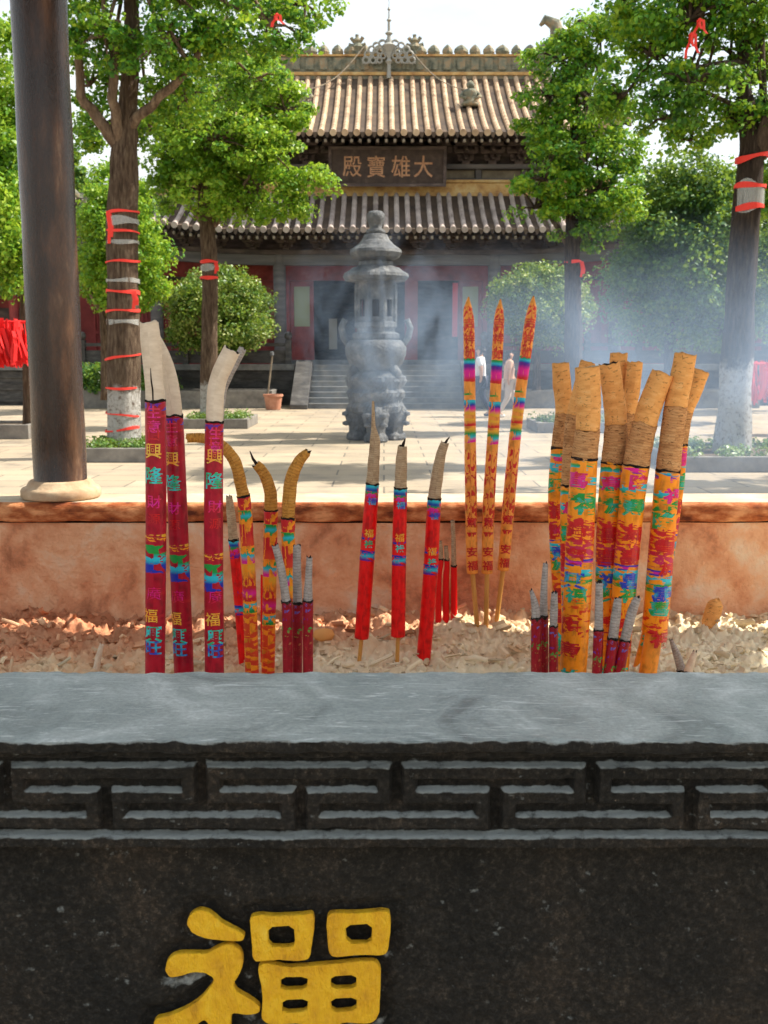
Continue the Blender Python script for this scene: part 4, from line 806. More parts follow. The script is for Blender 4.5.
# far wall and far rim
yy = np.array([0.0]); xw = np.arange(-XE, XE + .001, .012); zw_ = np.arange(.55, RZ - .05, .012)
Xw, Zw = np.meshgrid(xw, zw_, indexing='ij'); Yw = FF + .022 - (fbm(Xw, Zw, 5, 5, 21) - .5) * .03 - (1 - sst(.74, .86, Zw)) * .02
me = npmesh('far_inner_wall', np.stack([Xw, Yw, Zw], -1).reshape(-1, 3), grid_faces(len(xw), len(zw_))); link('far_inner_wall', me, M['ochre_wall'], trough, smooth=True)
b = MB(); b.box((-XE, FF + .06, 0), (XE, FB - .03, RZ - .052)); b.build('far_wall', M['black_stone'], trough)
xx = xs[::3]; prof = [(FF + .03, RZ - .056), (FF + .004, RZ - .052), (FF, RZ - .046), (FF, RZ - .03), (FF + .001, RZ - .012), (FF + .006, RZ - .003), (FF + .014, RZ)]
prof = np.array(prof); Xr, Yr = np.meshgrid(xx, prof[:, 0], indexing='ij'); Zr = np.repeat(prof[None, :, 1], len(xx), 0); nn = fbm(Xr, Zr * 2, 14, 5, 31) - .5
me = npmesh('far_rim_side', np.stack([Xr, Yr + nn * .014, Zr + nn * .008 * (prof[:, 1] < RZ - .02)[None]], -1).reshape(-1, 3), grid_faces(len(xx), len(prof))); link('far_rim_side', me, M['red_edge'], trough, smooth=True)
yr = np.linspace(FF + .014, FB, 12); Xr, Yr = np.meshgrid(xx, yr, indexing='ij'); nn = fbm(Xr, Yr, 14, 4, 33) - .5
Zt = RZ + nn * .003; Zt[:, -1] = RZ - .06
me = npmesh('far_rim', np.stack([Xr, Yr, Zt], -1).reshape(-1, 3), grid_faces(len(xx), 12)); link('far_rim', me, M['far_rim'], trough, smooth=True)
for s in (-1, 1):
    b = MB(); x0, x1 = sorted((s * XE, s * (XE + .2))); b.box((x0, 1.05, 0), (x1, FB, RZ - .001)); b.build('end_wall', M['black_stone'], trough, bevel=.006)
# ash
xa = np.concatenate([np.arange(-XE, -1.15, .02), np.arange(-1.15, 1.15, .004), np.arange(1.15, XE + .001, .02)]); ya = np.concatenate([np.arange(1.27, 2.25, .012), np.arange(2.25, FF + .04, .0035)]); Xa, Ya = np.meshgrid(xa, ya, indexing='ij')
def ash_h(X, Y): return BED + .022 * (fbm(X, Y, 3.2, 3, 41) - .5) + .05 * (fbm(X, Y, 11, 4, 42) - .5) ** 1 + .075 * (np.abs(fbm(X, Y, 26, 4, 43) - .5) - .1) + .03 * (np.abs(fbm(X, Y, 85, 3, 44) - .5) - .1) + .03 * sst(2.55, 2.84, Y)
def ash_z(x, y): return float(ash_h(np.array([[x]]), np.array([[y]]))[0, 0])
me = npmesh('ash_bed', np.stack([Xa, Ya, ash_h(Xa, Ya)], -1).reshape(-1, 3), grid_faces(len(xa), len(ya))); tag(link('ash_bed', me, M['ash'], None, smooth=True), 'bed of pale and reddish incense ash filling the stone trough', 'ash', kind='stuff')
rnd = random.Random(3); deb = MB()
for i in range(1900):
    x = rnd.uniform(-1.5, 1.5); y = rnd.uniform(2.3, 2.84); z = ash_z(x, y) - .002; c = Vector((x, y, z)); t = rnd.random()
    deb.mi = 1 if rnd.random() < .3 else 0
    if t < .42:      # curled flakes
        s = rnd.choice((.3, .4, .5, .6, 1.2)) * rnd.uniform(.006, .022); a = rnd.uniform(0, 6.28); u = Vector((math.cos(a), math.sin(a), rnd.uniform(-.3, .5))).normalized(); w = u.cross(Vector((rnd.uniform(-.5, .5), rnd.uniform(-.5, .5), 1))).normalized(); n = u.cross(w)
        k = rnd.uniform(.4, 1.6); vs = []
        for q in range(6):
            th_ = (q / 5 - .5) * 2 * k; p = c + w * math.sin(th_) * s * .7 + n * (1 - math.cos(th_)) * s * .7 * (-1) + Vector((0, 0, .008))
            vs += [p - u * s * rnd.uniform(.7, 1.1), p + u * s * rnd.uniform(.7, 1.1)]
        vs2 = [v + n * .0018 for v in vs]; b0 = [(2 * q, 2 * q + 2, 2 * q + 3, 2 * q + 1) for q in range(5)]
        deb.add(vs + vs2, b0 + [(tuple(12 + j for j in reversed(f))) for f in b0] + [(2 * q, 12 + 2 * q, 14 + 2 * q, 2 * q + 2) for q in range(5)] + [(2 * q + 1, 2 * q + 3, 15 + 2 * q, 13 + 2 * q) for q in range(5)])
    elif t < .86:     # crumbled stub ends
        l = rnd.uniform(.010, .022) if rnd.random() < .8 else rnd.uniform(.03, .07); a = rnd.uniform(0, 6.28); e = rnd.uniform(-.1, .6); dv = Vector((math.cos(a) * math.cos(e), math.sin(a) * math.cos(e), math.sin(e))); r = rnd.uniform(.0025, .0075)
        p0 = c + Vector((0, 0, .004)); mid = p0 + dv * l * .5 + Vector((0, 0, rnd.uniform(-.004, .006))); deb.tube([p0, mid, p0 + dv * l], [r, r * rnd.uniform(.8, 1.1), r * rnd.uniform(.4, 1)], 6, jit=.5, seed=i)
    else:            # lumps
        s = rnd.uniform(.004, .016); deb.lathe((x, y, z - .003), [(s * .7, 0), (s, s * .4), (s * .8, s * .9), (s * .3, s * 1.15)], 7, scal=lambda a, rr, zz: rr * (1 + .45 * noise.noise(Vector((math.cos(a) * 2 + i, math.sin(a) * 2, zz * 60)))))
tag(deb.build('ash_debris', [M['ash_bits'], M['ash_bits_pale']], None, fix=False), 'crumbled incense ends, flakes and lumps strewn over the ash', 'ash debris', kind='stuff')

# ------------------------------------------------------------------ the shelter over the trough
shelter = empty('shelter', (0, 1.9, 0), 'open shelter over the trough, its dark lacquered round column standing on the far rim', 'shelter')
cb = P(60, 494, 2.955); colx = -.916
def shelter_col(x, y, zb, nm='column'):
    c = MB(); prof = [(.077, zb + .02)] + [(.0725 + .0012 * math.sin(k * 1.9), zb + .03 + (3.05 - zb) * k / 16) for k in range(17)]
    c.lathe((x, y, 0), prof, 48); o = c.build(nm, M['column'], shelter, smooth=True)
    c = MB(); c.lathe((x, y, zb), [(.106, 0), (.110, .005), (.110, .022), (.105, .029), (.094, .032), (.088, .045), (.0825, .05)], 48); c.build('column_base', M['col_base'], shelter, smooth=True)
shelter_col(colx, 2.955, RZ + .002); shelter_col(2.15, 2.955, RZ + .002)
for x in (-1.9, 2.15): shelter_col(x, 1.16, RZ + .004)
b = MB(); b.box((-2.3, 2.87, 3.0), (2.6, 3.03, 3.2)); b.box((-2.3, 1.08, 3.0), (2.6, 1.24, 3.2)); b.build('shelter_beam', M['wood'], shelter)
b = MB(); b.prism([(-2.6, 3.2), (2.9, 3.2), (2.9, 3.26), (-2.6, 3.26)], 1.04, 3.24); b.build('shelter_roof', M['wood'], shelter)

# ------------------------------------------------------------------ incense
def wrapmat(name, base, bands, dark=None, rough=.38, ucol=None):
    """printed paper: plain colour with foil figures; bands = (v0,v1,[colours bottom..top],density,scale u,scale v), metres below the top of the wrapper"""
    m = mat(name, base, rough, .35); b = m.node_tree.nodes['Principled BSDF']
    uv = nd(m, 'ShaderNodeUVMap', uv_map='UVMap'); sp_ = nd(m, 'ShaderNodeSeparateXYZ'); lk(m, uv.outputs[0], sp_.inputs[0]); V = sp_.outputs[1]
    n0 = nd(m, 'ShaderNodeTexNoise', Scale=35, Detail=4); mp0 = nd(m, 'ShaderNodeMapping'); mp0.inputs['Scale'].default_value = (1.4, 1, 1); lk(m, uv.outputs[0], mp0.inputs[0]); lk(m, mp0.outputs[0], n0.inputs[0])
    d_ = tuple(c * .62 for c in base); l_ = tuple(min(1, c * 1.12 + .006) for c in base); r0 = ramp(m, [(.34, d_), (.5, base), (.68, l_)]); lk(m, n0.outputs[0], r0.inputs[0]); cur = r0.outputs[0]
    for (v0, v1, cols, dens, su, sv) in bands:
        mp = nd(m, 'ShaderNodeMapping'); mp.inputs['Scale'].default_value = (su, sv, 1); mp.inputs['Location'].default_value = (v0 * 31, v1 * 17, 0); lk(m, uv.outputs[0], mp.inputs[0])
        n = nd(m, 'ShaderNodeTexNoise', Scale=1, Detail=3.5, Roughness=.55, Distortion=.6); lk(m, mp.outputs[0], n.inputs[0])
        thr = 1 - dens; st = nd(m, 'ShaderNodeMapRange'); st.inputs[1].default_value = .28 + .44 * thr - .012; st.inputs[2].default_value = .28 + .44 * thr + .012; lk(m, n.outputs[0], st.inputs[0])
        mr = nd(m, 'ShaderNodeMapRange', clamp=False); mr.inputs[1].default_value = v0; mr.inputs[2].default_value = v1; lk(m, V, mr.inputs[0])
        wb = nd(m, 'ShaderNodeMath', operation='MULTIPLY_ADD'); wb.inputs[1].default_value = .35; lk(m, n.outputs[0], wb.inputs[0]); lk(m, mr.outputs[0], wb.inputs[2])
        wc = nd(m, 'ShaderNodeMath', operation='SUBTRACT'); wc.inputs[1].default_value = .175; lk(m, wb.outputs[0], wc.inputs[0])
        g1 = nd(m, 'ShaderNodeMath', operation='GREATER_THAN'); g1.inputs[1].default_value = 0; lk(m, wc.outputs[0], g1.inputs[0])
        g2 = nd(m, 'ShaderNodeMath', operation='LESS_THAN'); g2.inputs[1].default_value = 1; lk(m, wc.outputs[0], g2.inputs[0])
        m1 = nd(m, 'ShaderNodeMath', operation='MULTIPLY'); lk(m, g1.outputs[0], m1.inputs[0]); lk(m, g2.outputs[0], m1.inputs[1])
        m2 = nd(m, 'ShaderNodeMath', operation='MULTIPLY'); lk(m, m1.outputs[0], m2.inputs[0]); lk(m, st.outputs[0], m2.inputs[1])
        k = len(cols); cr = ramp(m, [((i + .5) / k, c) for i, c in enumerate(cols)]); lk(m, wc.outputs[0], cr.inputs[0])
        mxn = nd(m, 'ShaderNodeMix', data_type='RGBA'); lk(m, m2.outputs[0], mxn.inputs[0]); lk(m, cur, mxn.inputs[6]); lk(m, cr.outputs[0], mxn.inputs[7]); cur = mxn.outputs[2]
    lk(m, cur, b.inputs['Base Color'])
    bp = nd(m, 'ShaderNodeBump', Strength=.35, Distance=.0015); nb = nd(m, 'ShaderNodeTexNoise', Scale=120, Detail=4); lk(m, uv.outputs[0], nb.inputs[0]); lk(m, nb.outputs[0], bp.inputs['Height']); lk(m, bp.outputs[0], b.inputs['Normal'])
    return m
def tipmat(name, stops, ring=0, rough=.9, bump=.5, speck=0):
    """burnt incense paste; ring = faint circular wrapping lines per metre"""
    m = mat(name, (.5, .5, .5), rough, .2); b = m.node_tree.nodes['Principled BSDF']; uv = nd(m, 'ShaderNodeUVMap', uv_map='UVMap')
    mp = nd(m, 'ShaderNodeMapping'); mp.inputs['Scale'].default_value = (1.0, 3.0, 1); lk(m, uv.outputs[0], mp.inputs[0])
    n = nd(m, 'ShaderNodeTexNoise', Scale=22, Detail=8, Roughness=.65); lk(m, mp.outputs[0], n.inputs[0]); r = ramp(m, stops); lk(m, n.outputs[0], r.inputs[0]); cur = r.outputs[0]
    h = n.outputs[0]
    if speck:
        mp2 = nd(m, 'ShaderNodeMapping'); mp2.inputs['Scale'].default_value = (90, 170, 1); lk(m, uv.outputs[0], mp2.inputs[0])
        n2 = nd(m, 'ShaderNodeTexNoise', Scale=1, Detail=3, Distortion=1.2); lk(m, mp2.outputs[0], n2.inputs[0])
        st = ramp(m, [(.60, (0, 0, 0)), (.66, (1, 1, 1))]); lk(m, n2.outputs[0], st.inputs[0]); mx_ = nd(m, 'ShaderNodeMix', data_type='RGBA'); ml = nd(m, 'ShaderNodeMath', operation='MULTIPLY'); ml.inputs[1].default_value = speck; lk(m, st.outputs[0], ml.inputs[0]); lk(m, ml.outputs[0], mx_.inputs[0]); lk(m, cur, mx_.inputs[6]); mx_.inputs[7].default_value = (.10, .035, .012, 1); cur = mx_.outputs[2]
    if ring:
        w = nd(m, 'ShaderNodeTexWave', wave_type='BANDS', bands_direction='Y', Scale=ring, Distortion=5, Detail=4); w.inputs['Detail Scale'].default_value = 2; mp3 = nd(m, 'ShaderNodeMapping'); mp3.inputs['Scale'].default_value = (1, 1, 1); lk(m, uv.outputs[0], mp3.inputs[0]); lk(m, mp3.outputs[0], w.inputs[0]); h = w.outputs[0]
        rr = ramp(m, [(.0, (.62, .56, .52)), (.3, (1, 1, 1))]); lk(m, w.outputs[0], rr.inputs[0]); mm = nd(m, 'ShaderNodeMix', data_type='RGBA', blend_type='MULTIPLY'); mm.inputs[0].default_value = .6; lk(m, cur, mm.inputs[6]); lk(m, rr.outputs[0], mm.inputs[7]); cur = mm.outputs[2]
    lk(m, cur, b.inputs['Base Color']); bp = nd(m, 'ShaderNodeBump', Strength=bump, Distance=.002); lk(m, h, bp.inputs['Height']); lk(m, bp.outputs[0], b.inputs['Normal'])
    return m
CR, BR, OR = (.40, .001, .020), (.80, .003, .004), (.93, .30, .010)
CY, GR, BL, MG, GD, RD, PU = (.02, .50, .62), (.01, .30, .05), (.01, .03, .40), (.75, .01, .30), (.80, .42, .03), (.60, .015, .02), (.12, .01, .30)
M['wrap_crimson'] = wrapmat('wrap_crimson', CR, [(.004, .018, [PU, BL], .5, 60, 60), (.262, .276, [GD, OR], .45, 70, 220), (.284, .315, [GR, GR, CY], .55, 40, 60), (.308, .340, [CY, BL, BL], .62, 35, 70), (.03, .10, [(.5, .01, .02), (.5, .01, .02)], .35, 8, 60), (.38, .52, [(.45, .01, .02), (.28, .004, .03)], .35, 8, 60)])
M['wrap_red'] = wrapmat('wrap_red', BR, [(.0, .03, [CY, BL, GR, RD], .75, 40, 60), (.02, .045, [MG, PU], .4, 50, 60), (.118, .135, [(.4, .01, .1), BL], .35, 60, 80), (.16, .185, [BL, CY, PU], .62, 55, 90)])
M['wrap_dragon'] = wrapmat('wrap_dragon', OR, [(.0, .03, [RD, RD], .6, 60, 60), (.03, .055, [GR, CY, GR], .55, 50, 50), (.06, .11, [RD, RD, (.7, .05, .02)], .62, 60, 30), (.115, .15, [GR, CY, MG], .52, 50, 40), (.15, .20, [GD, RD], .5, 60, 40), (.20, .235, [RD, MG, RD], .62, 60, 60), (.24, .262, [CY, GR], .5, 60, 80), (.27, .50, [(.72, .06, .015), (.66, .03, .015)], .5, 30, 95)], rough=.5)
M['wrap_embossed'] = wrapmat('wrap_embossed', (.86, .33, .05), [(.155, .175, [GR, CY, BL], .7, 30, 40), (.172, .215, [PU, MG, MG, RD], .75, 30, 25), (.235, .25, [GR, GR], .5, 30, 60), (.262, .30, [CY, BL, MG, GD], .72, 30, 30), (.31, .33, [GD, RD], .6, 40, 60), (.335, .372, [GD, GR, CY, MG], .75, 25, 30), (.022, .15, [RD, (.5, .02, .02)], .42, 90, 70), (.40, .60, [RD, (.55, .03, .01)], .42, 90, 60)], rough=.5)
M['wrap_orange'] = wrapmat('wrap_orange', OR, [(.0, .035, [MG, MG, PU, BL], .62, 14, 75), (.038, .10, [CY, CY, GR, GR], .6, 22, 45), (.095, .12, [GD, GD], .6, 20, 50), (.12, .185, [RD, RD, (.55, .02, .08)], .55, 26, 70), (.185, .21, [MG, BL, BL], .6, 16, 80), (.205, .24, [CY, GR, GR], .72, 16, 60), (.245, .262, [GD, (.8, .36, .04)], .6, 20, 50)], rough=.38)
def orange_wrap(k):
    r = random.Random(k); j = lambda: r.uniform(-.004, .004); q = r.choice(([MG, MG, PU, BL], [RD, MG, PU], [GD, GR, CY], [CY, BL, MG]))
    return wrapmat('wrap_orange', OR, [(.0 + j(), .022, q, .5, 16 + k % 5, 75), (.034 + j(), .062, [CY, CY, GR], .5, 24, 55 + k), (.066 + j(), .092, [GR, (.02, .22, .04)], .46, 20, 70), (.12, .205, [RD, (.6, .02, .02), (.55, .02, .10)], .52, 34, 95 + k), (.208 + j(), .222, [BL, MG, BL], .5, 18, 110), (.224 + j(), .246, [CY, CY, GR], .52, 18, 80), (.25, .262, [GR, GR, GD], .5, 22, 70), (.285, .375, [(.7, .05, .01), RD], .36, 34, 95)], rough=.36)
M['wrap_small'] = wrapmat('wrap_small', (.30, .002, .014), [(.005, .05, [(.12, .12, .45), (.14, .02, .3)], .24, 110, 130), (.05, .075, [GR, (.3, .25, .05)], .3, 120, 110), (.09, .2, [(.4, .12, .05), (.3, .02, .1)], .22, 120, 130)])
M['tip_cream'] = tipmat('tip_cream', [(.3, (.60, .48, .35)), (.6, (.76, .64, .50)), (.8, (.84, .74, .60))], 0, bump=.25)
M['tip_tan'] = tipmat('tip_tan', [(.3, (.30, .19, .11)), (.5, (.50, .36, .22)), (.75, (.64, .50, .34))], 60, bump=.45)
M['tip_orange'] = tipmat('tip_orange', [(.3, (.62, .26, .07)), (.55, (.80, .40, .13)), (.8, (.86, .54, .24))], 0, bump=.6, speck=.55)
M['tip_brown'] = tipmat('tip_brown', [(.3, (.30, .13, .05)), (.5, (.56, .29, .12)), (.8, (.74, .46, .22))], 55, bump=.4, speck=.7)
M['tip_grey'] = tipmat('tip_grey', [(.3, (.26, .23, .21)), (.6, (.44, .40, .37)), (.8, (.56, .52, .48))], 50, bump=.3)
M['tip_gold'] = tipmat('tip_gold', [(.3, (.42, .17, .03)), (.55, (.62, .30, .06)), (.8, (.72, .42, .14))], 45, bump=.5, speck=.5)
M['char'] = noisy('burnt_end', [(.35, (.01, .008, .008)), (.6, (.05, .035, .03)), (.8, (.30, .22, .16))], 120, .95, .1, .8, 300)
M['bamboo'] = noisy('bamboo_stick', [(.3, (.52, .24, .05)), (.7, (.72, .38, .10))], 60, .6, .3, .2, stretch=(1, 1, .2))
M['plain_orange'] = wrapmat('plain_orange', (.86, .30, .03), [], rough=.45)
def foil(name, c1, c2):
    """worn printed foil: two hues shading into each other, rubbed off in places"""
    m = mat('foil_' + name, c1, .3, .5); b = m.node_tree.nodes['Principled BSDF']; tc = nd(m, 'ShaderNodeTexCoord')
    n = nd(m, 'ShaderNodeTexNoise', Scale=55, Detail=2); lk(m, tc.outputs['Object'], n.inputs[0]); r = ramp(m, [(.42, c1), (.58, c2)]); lk(m, n.outputs[0], r.inputs[0]); lk(m, r.outputs[0], b.inputs['Base Color'])
    n2 = nd(m, 'ShaderNodeTexNoise', Scale=210, Detail=4, Roughness=.6); lk(m, tc.outputs['Object'], n2.inputs[0]); r2 = ramp(m, [(.33, (0, 0, 0)), (.39, (1, 1, 1))]); lk(m, n2.outputs[0], r2.inputs[0]); lk(m, r2.outputs[0], b.inputs['Alpha'])
    return m
FO = {k: foil(k, *v) for k, v in dict(gold=((.82, .50, .06), (.9, .36, .03)), cyan=((.03, .60, .62), (.01, .42, .18)), magenta=((.72, .01, .28), (.66, .01, .06)), crimson=((.62, .006, .01), (.50, .01, .02)), blue=((.02, .05, .50), (.02, .38, .60)), green=((.01, .32, .05), (.02, .42, .30)), ember=((.70, .05, .012), (.5, .02, .01))).items()}

class Path:
    """smooth centre line of a stick, parametrised by metres from its top"""
    def __init__(s, pts, rad):
        pts = [Vector(p) for p in pts]; n = len(pts); out = []; rr = []
        for i in range(n - 1):
            p0, p1, p2, p3 = pts[max(i - 1, 0)], pts[i], pts[i + 1], pts[min(i + 2, n - 1)]; K = max(2, int((p2 - p1).length / .006))
            for k in range(K):
                t = k / K; t2, t3 = t * t, t * t * t
                out.append(.5 * ((2 * p1) + (p2 - p0) * t + (2 * p0 - 5 * p1 + 4 * p2 - p3) * t2 + (3 * p1 - p0 - 3 * p2 + p3) * t3)); rr.append(rad[i] * (1 - t) + rad[i + 1] * t)
        out.append(pts[-1]); rr.append(rad[-1]); s.p = out; s.r = rr; s.l = [0]
        for a, b_ in zip(out, out[1:]): s.l.append(s.l[-1] + (b_ - a).length)
    def at(s, v):
        v = min(max(v, 0), s.l[-1]); i = int(np.searchsorted(s.l, v)) - 1; i = min(max(i, 0), len(s.p) - 2); t = (v - s.l[i]) / max(1e-9, s.l[i + 1] - s.l[i])
        p = s.p[i].lerp(s.p[i + 1], t); a, b_ = s.p[max(i - 2, 0)], s.p[min(i + 3, len(s.p) - 1)]; T = (a - b_).normalized(); Fd = Vector((0, -1, 0)); Fd = (Fd - T * Fd.dot(T)).normalized(); return p, s.r[i] * (1 - t) + s.r[i + 1] * t, T, Fd, T.cross(Fd)
def stick_part(name, path, v0, v1, m, parent, dr=0, rough=0, taper=0, seed=0, n=28, step=.004, cap=True, capm=None, ragged=0, ragged_b=0):
    K = max(3, int((v1 - v0) / step)); vs = []; uvs = []
    for j in range(K + 1):
        v = v0 + (v1 - v0) * j / K; p, r, T, Fd, S = path.at(v); r = r + dr
        if taper: r *= min(1, (j / K / taper) ** .6 + .12) if j / K < taper else 1
        for i in range(n):
            a = 2 * math.pi * i / n; q = noise.noise(Vector((math.cos(a) * 1.3, math.sin(a) * 1.3, v * 45 + seed * 7))); q2 = noise.noise(Vector((math.cos(a) * 3, math.sin(a) * 3, v * 190 + seed * 3)))
            off = ragged * noise.noise(Vector((math.cos(a) * 1.8, math.sin(a) * 1.8, seed))) * max(0, 1 - j / 3) + ragged_b * noise.noise(Vector((math.cos(a) * 1.5, math.sin(a) * 1.5, seed + 9))) * (1 if j == K else 0)
            rr = r * (1 + rough * (q + .5 * q2)); vs.append(p + T * off + (Fd * math.cos(a) + S * math.sin(a)) * rr); uvs.append((a * r / 1.0 + .01, v - v0))
    fs = [(j * n + i, j * n + (i + 1) % n, (j + 1) * n + (i + 1) % n, (j + 1) * n + i) for j in range(K) for i in range(n)]; nf = len(fs)
    if cap:
        p, r, T, Fd, S = path.at(v0); c = len(vs); vs.append(p - T * r * .35); uvs.append((0, 0)); b0 = len(vs)
        for i in range(n): vs.append(Vector(vs[i]).lerp(vs[c], .45) - T * r * .12 * (1 + noise.noise(Vector((i * .9, seed, 0))))); uvs.append((.1, 0))
        fs += [(i, b0 + i, b0 + (i + 1) % n, (i + 1) % n) for i in range(n)] + [(b0 + i, c, b0 + (i + 1) % n) for i in range(n)]
        fs.append(tuple(K * n + i for i in range(n)))
    me = bpy.data.meshes.new(name); me.from_pydata([tuple(v) for v in vs], [], fs); uvl = me.uv_layers.new(name='UVMap')
    seam = n - 1
    for pl in me.polygons:
        k = pl.index
        for li in pl.loop_indices:
            vi = me.loops[li].vertex_index; u, v = uvs[vi]
            if k < nf and k % n == n - 1 and vi % n == 0: u = 2 * math.pi * path.at(v0)[1] + .01
            uvl.data[li].uv = (u, v)
    if capm and cap:
        for pl in me.polygons:
            if nf <= pl.index < nf + 2 * n: pl.material_index = 1
    o = link(name, me, [m, capm] if capm and cap else m, parent, smooth=True); return o
def lettering(path, items, parent, v_off=0, wide=1.0):
    """characters printed round the stick: (char, metres from the wrapper's top, size, foil, angle, bold)"""
    keys = sorted({i[3] for i in items}); b = MB()
    for ch, v, size, foil, ang, bold in items:
        gv, gf = glyph(ch, bold, 9); b.mi = keys.index(foil); vs = []
        for x, y, z in gv:
            p, r, T, Fd, S = path.at(v_off + v - y * size); a = ang + x * size * .95 * wide / r; rr = r + .0017; vs.append(p + (Fd * math.cos(a) + S * math.sin(a)) * rr)
        b.add(vs, gf)
    o = b.build('lettering', [FO[k] for k in keys], parent, fix=False); return o
def incense(label, px, Y, width, tip_to, wrap_to, tipm, wrapm, foot=None, texts=(), name='incense_stick', cat='incense stick', group='incense sticks standing in the ash', mid=None, tip_rough=.03, tip_taper=0, wrap_rough=.012, foot_m=None, foot_w=.3, seed=0, lean=0, tipw=1.0, capm=None, ragged=.006, Yt=None, wick=None, wide=1.15):
    """px: centre-line points (x,y of the photograph) top to bottom; widths in px"""
    if isinstance(Y, (list, tuple)): Y, width = width, Y
    n = len(px); Yt = Y if Yt is None else Yt
    ys = [p[1] for p in px]; P3 = [P(x, y, Yt + (Y - Yt) * (y - ys[0]) / (ys[-1] - ys[0])) for x, y in px]
    ws = width if isinstance(width, (list, tuple)) else [width] * n
    # carry the stick down into the ash
    d_ = (P3[-1] - P3[-2]).normalized(); zb = ash_z(P3[-1].x, P3[-1].y) - .04
    if P3[-1].z > zb and not foot: P3.append(P3[-1] + d_ * ((P3[-1].z - zb) / max(.2, -d_.z))); ws = list(ws) + [ws[-1]]
    if foot and P3[-1].z > zb: P3[-1] = P3[-1] + d_ * ((P3[-1].z - zb) / max(.2, -d_.z))
    path = Path(P3, [w * mpp(Y, 480) / 2 for w in ws])
    def v_at(y):           # metres along the path at photo row y
        best = min(range(len(path.p)), key=lambda i: abs(path.p[i].z - P(384, y, path.p[i].y).z)); return path.l[best]
    root = empty(name, path.p[-1], label, cat, group); Lt = path.l[-1]; vt = v_at(tip_to); vw = Lt if not foot else v_at(wrap_to)
    if vt > .01:
        if mid:
            vm = v_at(mid[0]); stick_part('burnt_tip', path, 0, vm, tipm, root, rough=tip_rough, taper=tip_taper, seed=seed, capm=capm or M['char'], ragged=ragged)
            stick_part('scorched_wrapper', path, vm - .002, vt, mid[1], root, dr=.0006, rough=tip_rough * 1.4, seed=seed + 1, cap=False, ragged=.006, ragged_b=.02)
        else: stick_part('burnt_tip', path, 0, vt, tipm, root, rough=tip_rough, taper=tip_taper, seed=seed, capm=capm or M['char'], ragged=ragged)
        w0 = vt - .004
    else: w0 = 0
    w = stick_part('wrapper', path, w0, vw, wrapm, root, dr=.0012 if vt > .01 else 0, rough=wrap_rough, taper=tip_taper if vt <= .01 else 0, seed=seed + 2, ragged=.007 if mid else .002)
    if vt > .01:
        stick_part('scorched_edge', path, w0 - .003, w0 + .0015, M['char'], root, dr=.0016, rough=.03, seed=seed, cap=False, ragged=.004, ragged_b=.006)
    if foot:
        stick_part('bamboo_foot', Path([path.at(vw - .005)[0], path.at(Lt)[0]], [foot_w * path.at(vw - .01)[1]] * 2), 0, Lt - vw + .005, foot_m or M['bamboo'], root, cap=False, seed=seed)
    if wick:
        p, r, T, Fd, S = path.at(.004); b = MB(); b.tube([p, p + T * wick * .5 + S * .002, p + T * wick + S * wick * .25], [r * .35, r * .28, r * .08], 7, jit=.4, seed=seed); b.build('wick', M['char'], root, smooth=True)
    if texts: lettering(path, [(c_, v_, s_, f_, a_, b_) for c_, v_, s_, f_, a_, b_ in texts], root, w0, wide)
    return root, path
# -- three tall crimson sticks, front left
k21 = mpp(2.08, 500)
def rows(top, items, k=k21): return [(c, (y - top) * k, s, f, a, b_) for c, y, s, f, a, b_ in items]
crim = lambda top, a=0: rows(top, [('生', top + 10, .024, 'magenta', a, .012), ('意', top + 24, .024, 'magenta', a, .008), ('口', 438, .020, 'crimson', a, .02), ('興', 453, .030, 'gold', a - .1, .012), ('隆', 477, .034, 'cyan', a - .05, .014), ('財', 503, .026, 'magenta', a, .012), ('源', 520, .022, 'crimson', a, .01), ('廣', 595, .026, 'magenta', a, -.004), ('福', 618, .028, 'gold', a - .4, .01), ('興', 637, .034, 'cyan', a, .018), ('旺', 651, .03, 'blue', a, .02)])
T_ = 'three tall crimson incense sticks with pale bent tips at the left'
incense('leftmost tall crimson incense stick, its straight cream tip split by a dark crack', [(149, 322), (151, 345), (154, 380), (155.5, 410), (156, 520), (155, 672)], [18, 20, 18, 19.5, 19.5, 19], 2.06, 405, 0, M['tip_cream'], M['wrap_crimson'], texts=[t for t in crim(405)], seed=1, group=T_)
incense('middle tall crimson incense stick, its cream tip leaning left behind the cracked one', [(153, 334), (163, 356), (170, 380), (174, 418), (178, 520), (184, 672)], [10, 14, 15, 17, 18.5, 19], 2.13, 418, 0, M['tip_cream'], M['wrap_crimson'], texts=crim(410, -.25), seed=2, group=T_)
incense('third tall crimson incense stick from the left, its cream tip bent to the right', [(232, 350), (224, 366), (217, 385), (214.5, 420), (213.5, 520), (214.5, 672)], [17, 17.5, 17, 17, 18, 18.5], 2.08, 425, 0, M['tip_cream'], M['wrap_crimson'], texts=crim(420, .35), seed=3, group=T_)
b = MB(); a, path1 = [(152.6, 368), (153.3, 380), (154.8, 390), (155.3, 405)], None
cr_ = [P(x, y, 2.06) + Vector((0, -.0185, 0)) for x, y in a]; b.tube(cr_, [.0006, .0014, .0016, .0014], 5); 
co = b.build('crack', M['char'], [o for o in COL.objects if o.get('label', '').startswith('leftmost tall crimson')][0])
incense('pale grey spent stick tip curving right behind the third crimson stick', [(243, 348), (236, 362), (228, 378), (222, 400), (219, 470), (219, 672)], [8, 8, 8, 7, 6, 6], 2.2, 470, 0, M['tip_grey'], M['wrap_small'], seed=4, group=None)
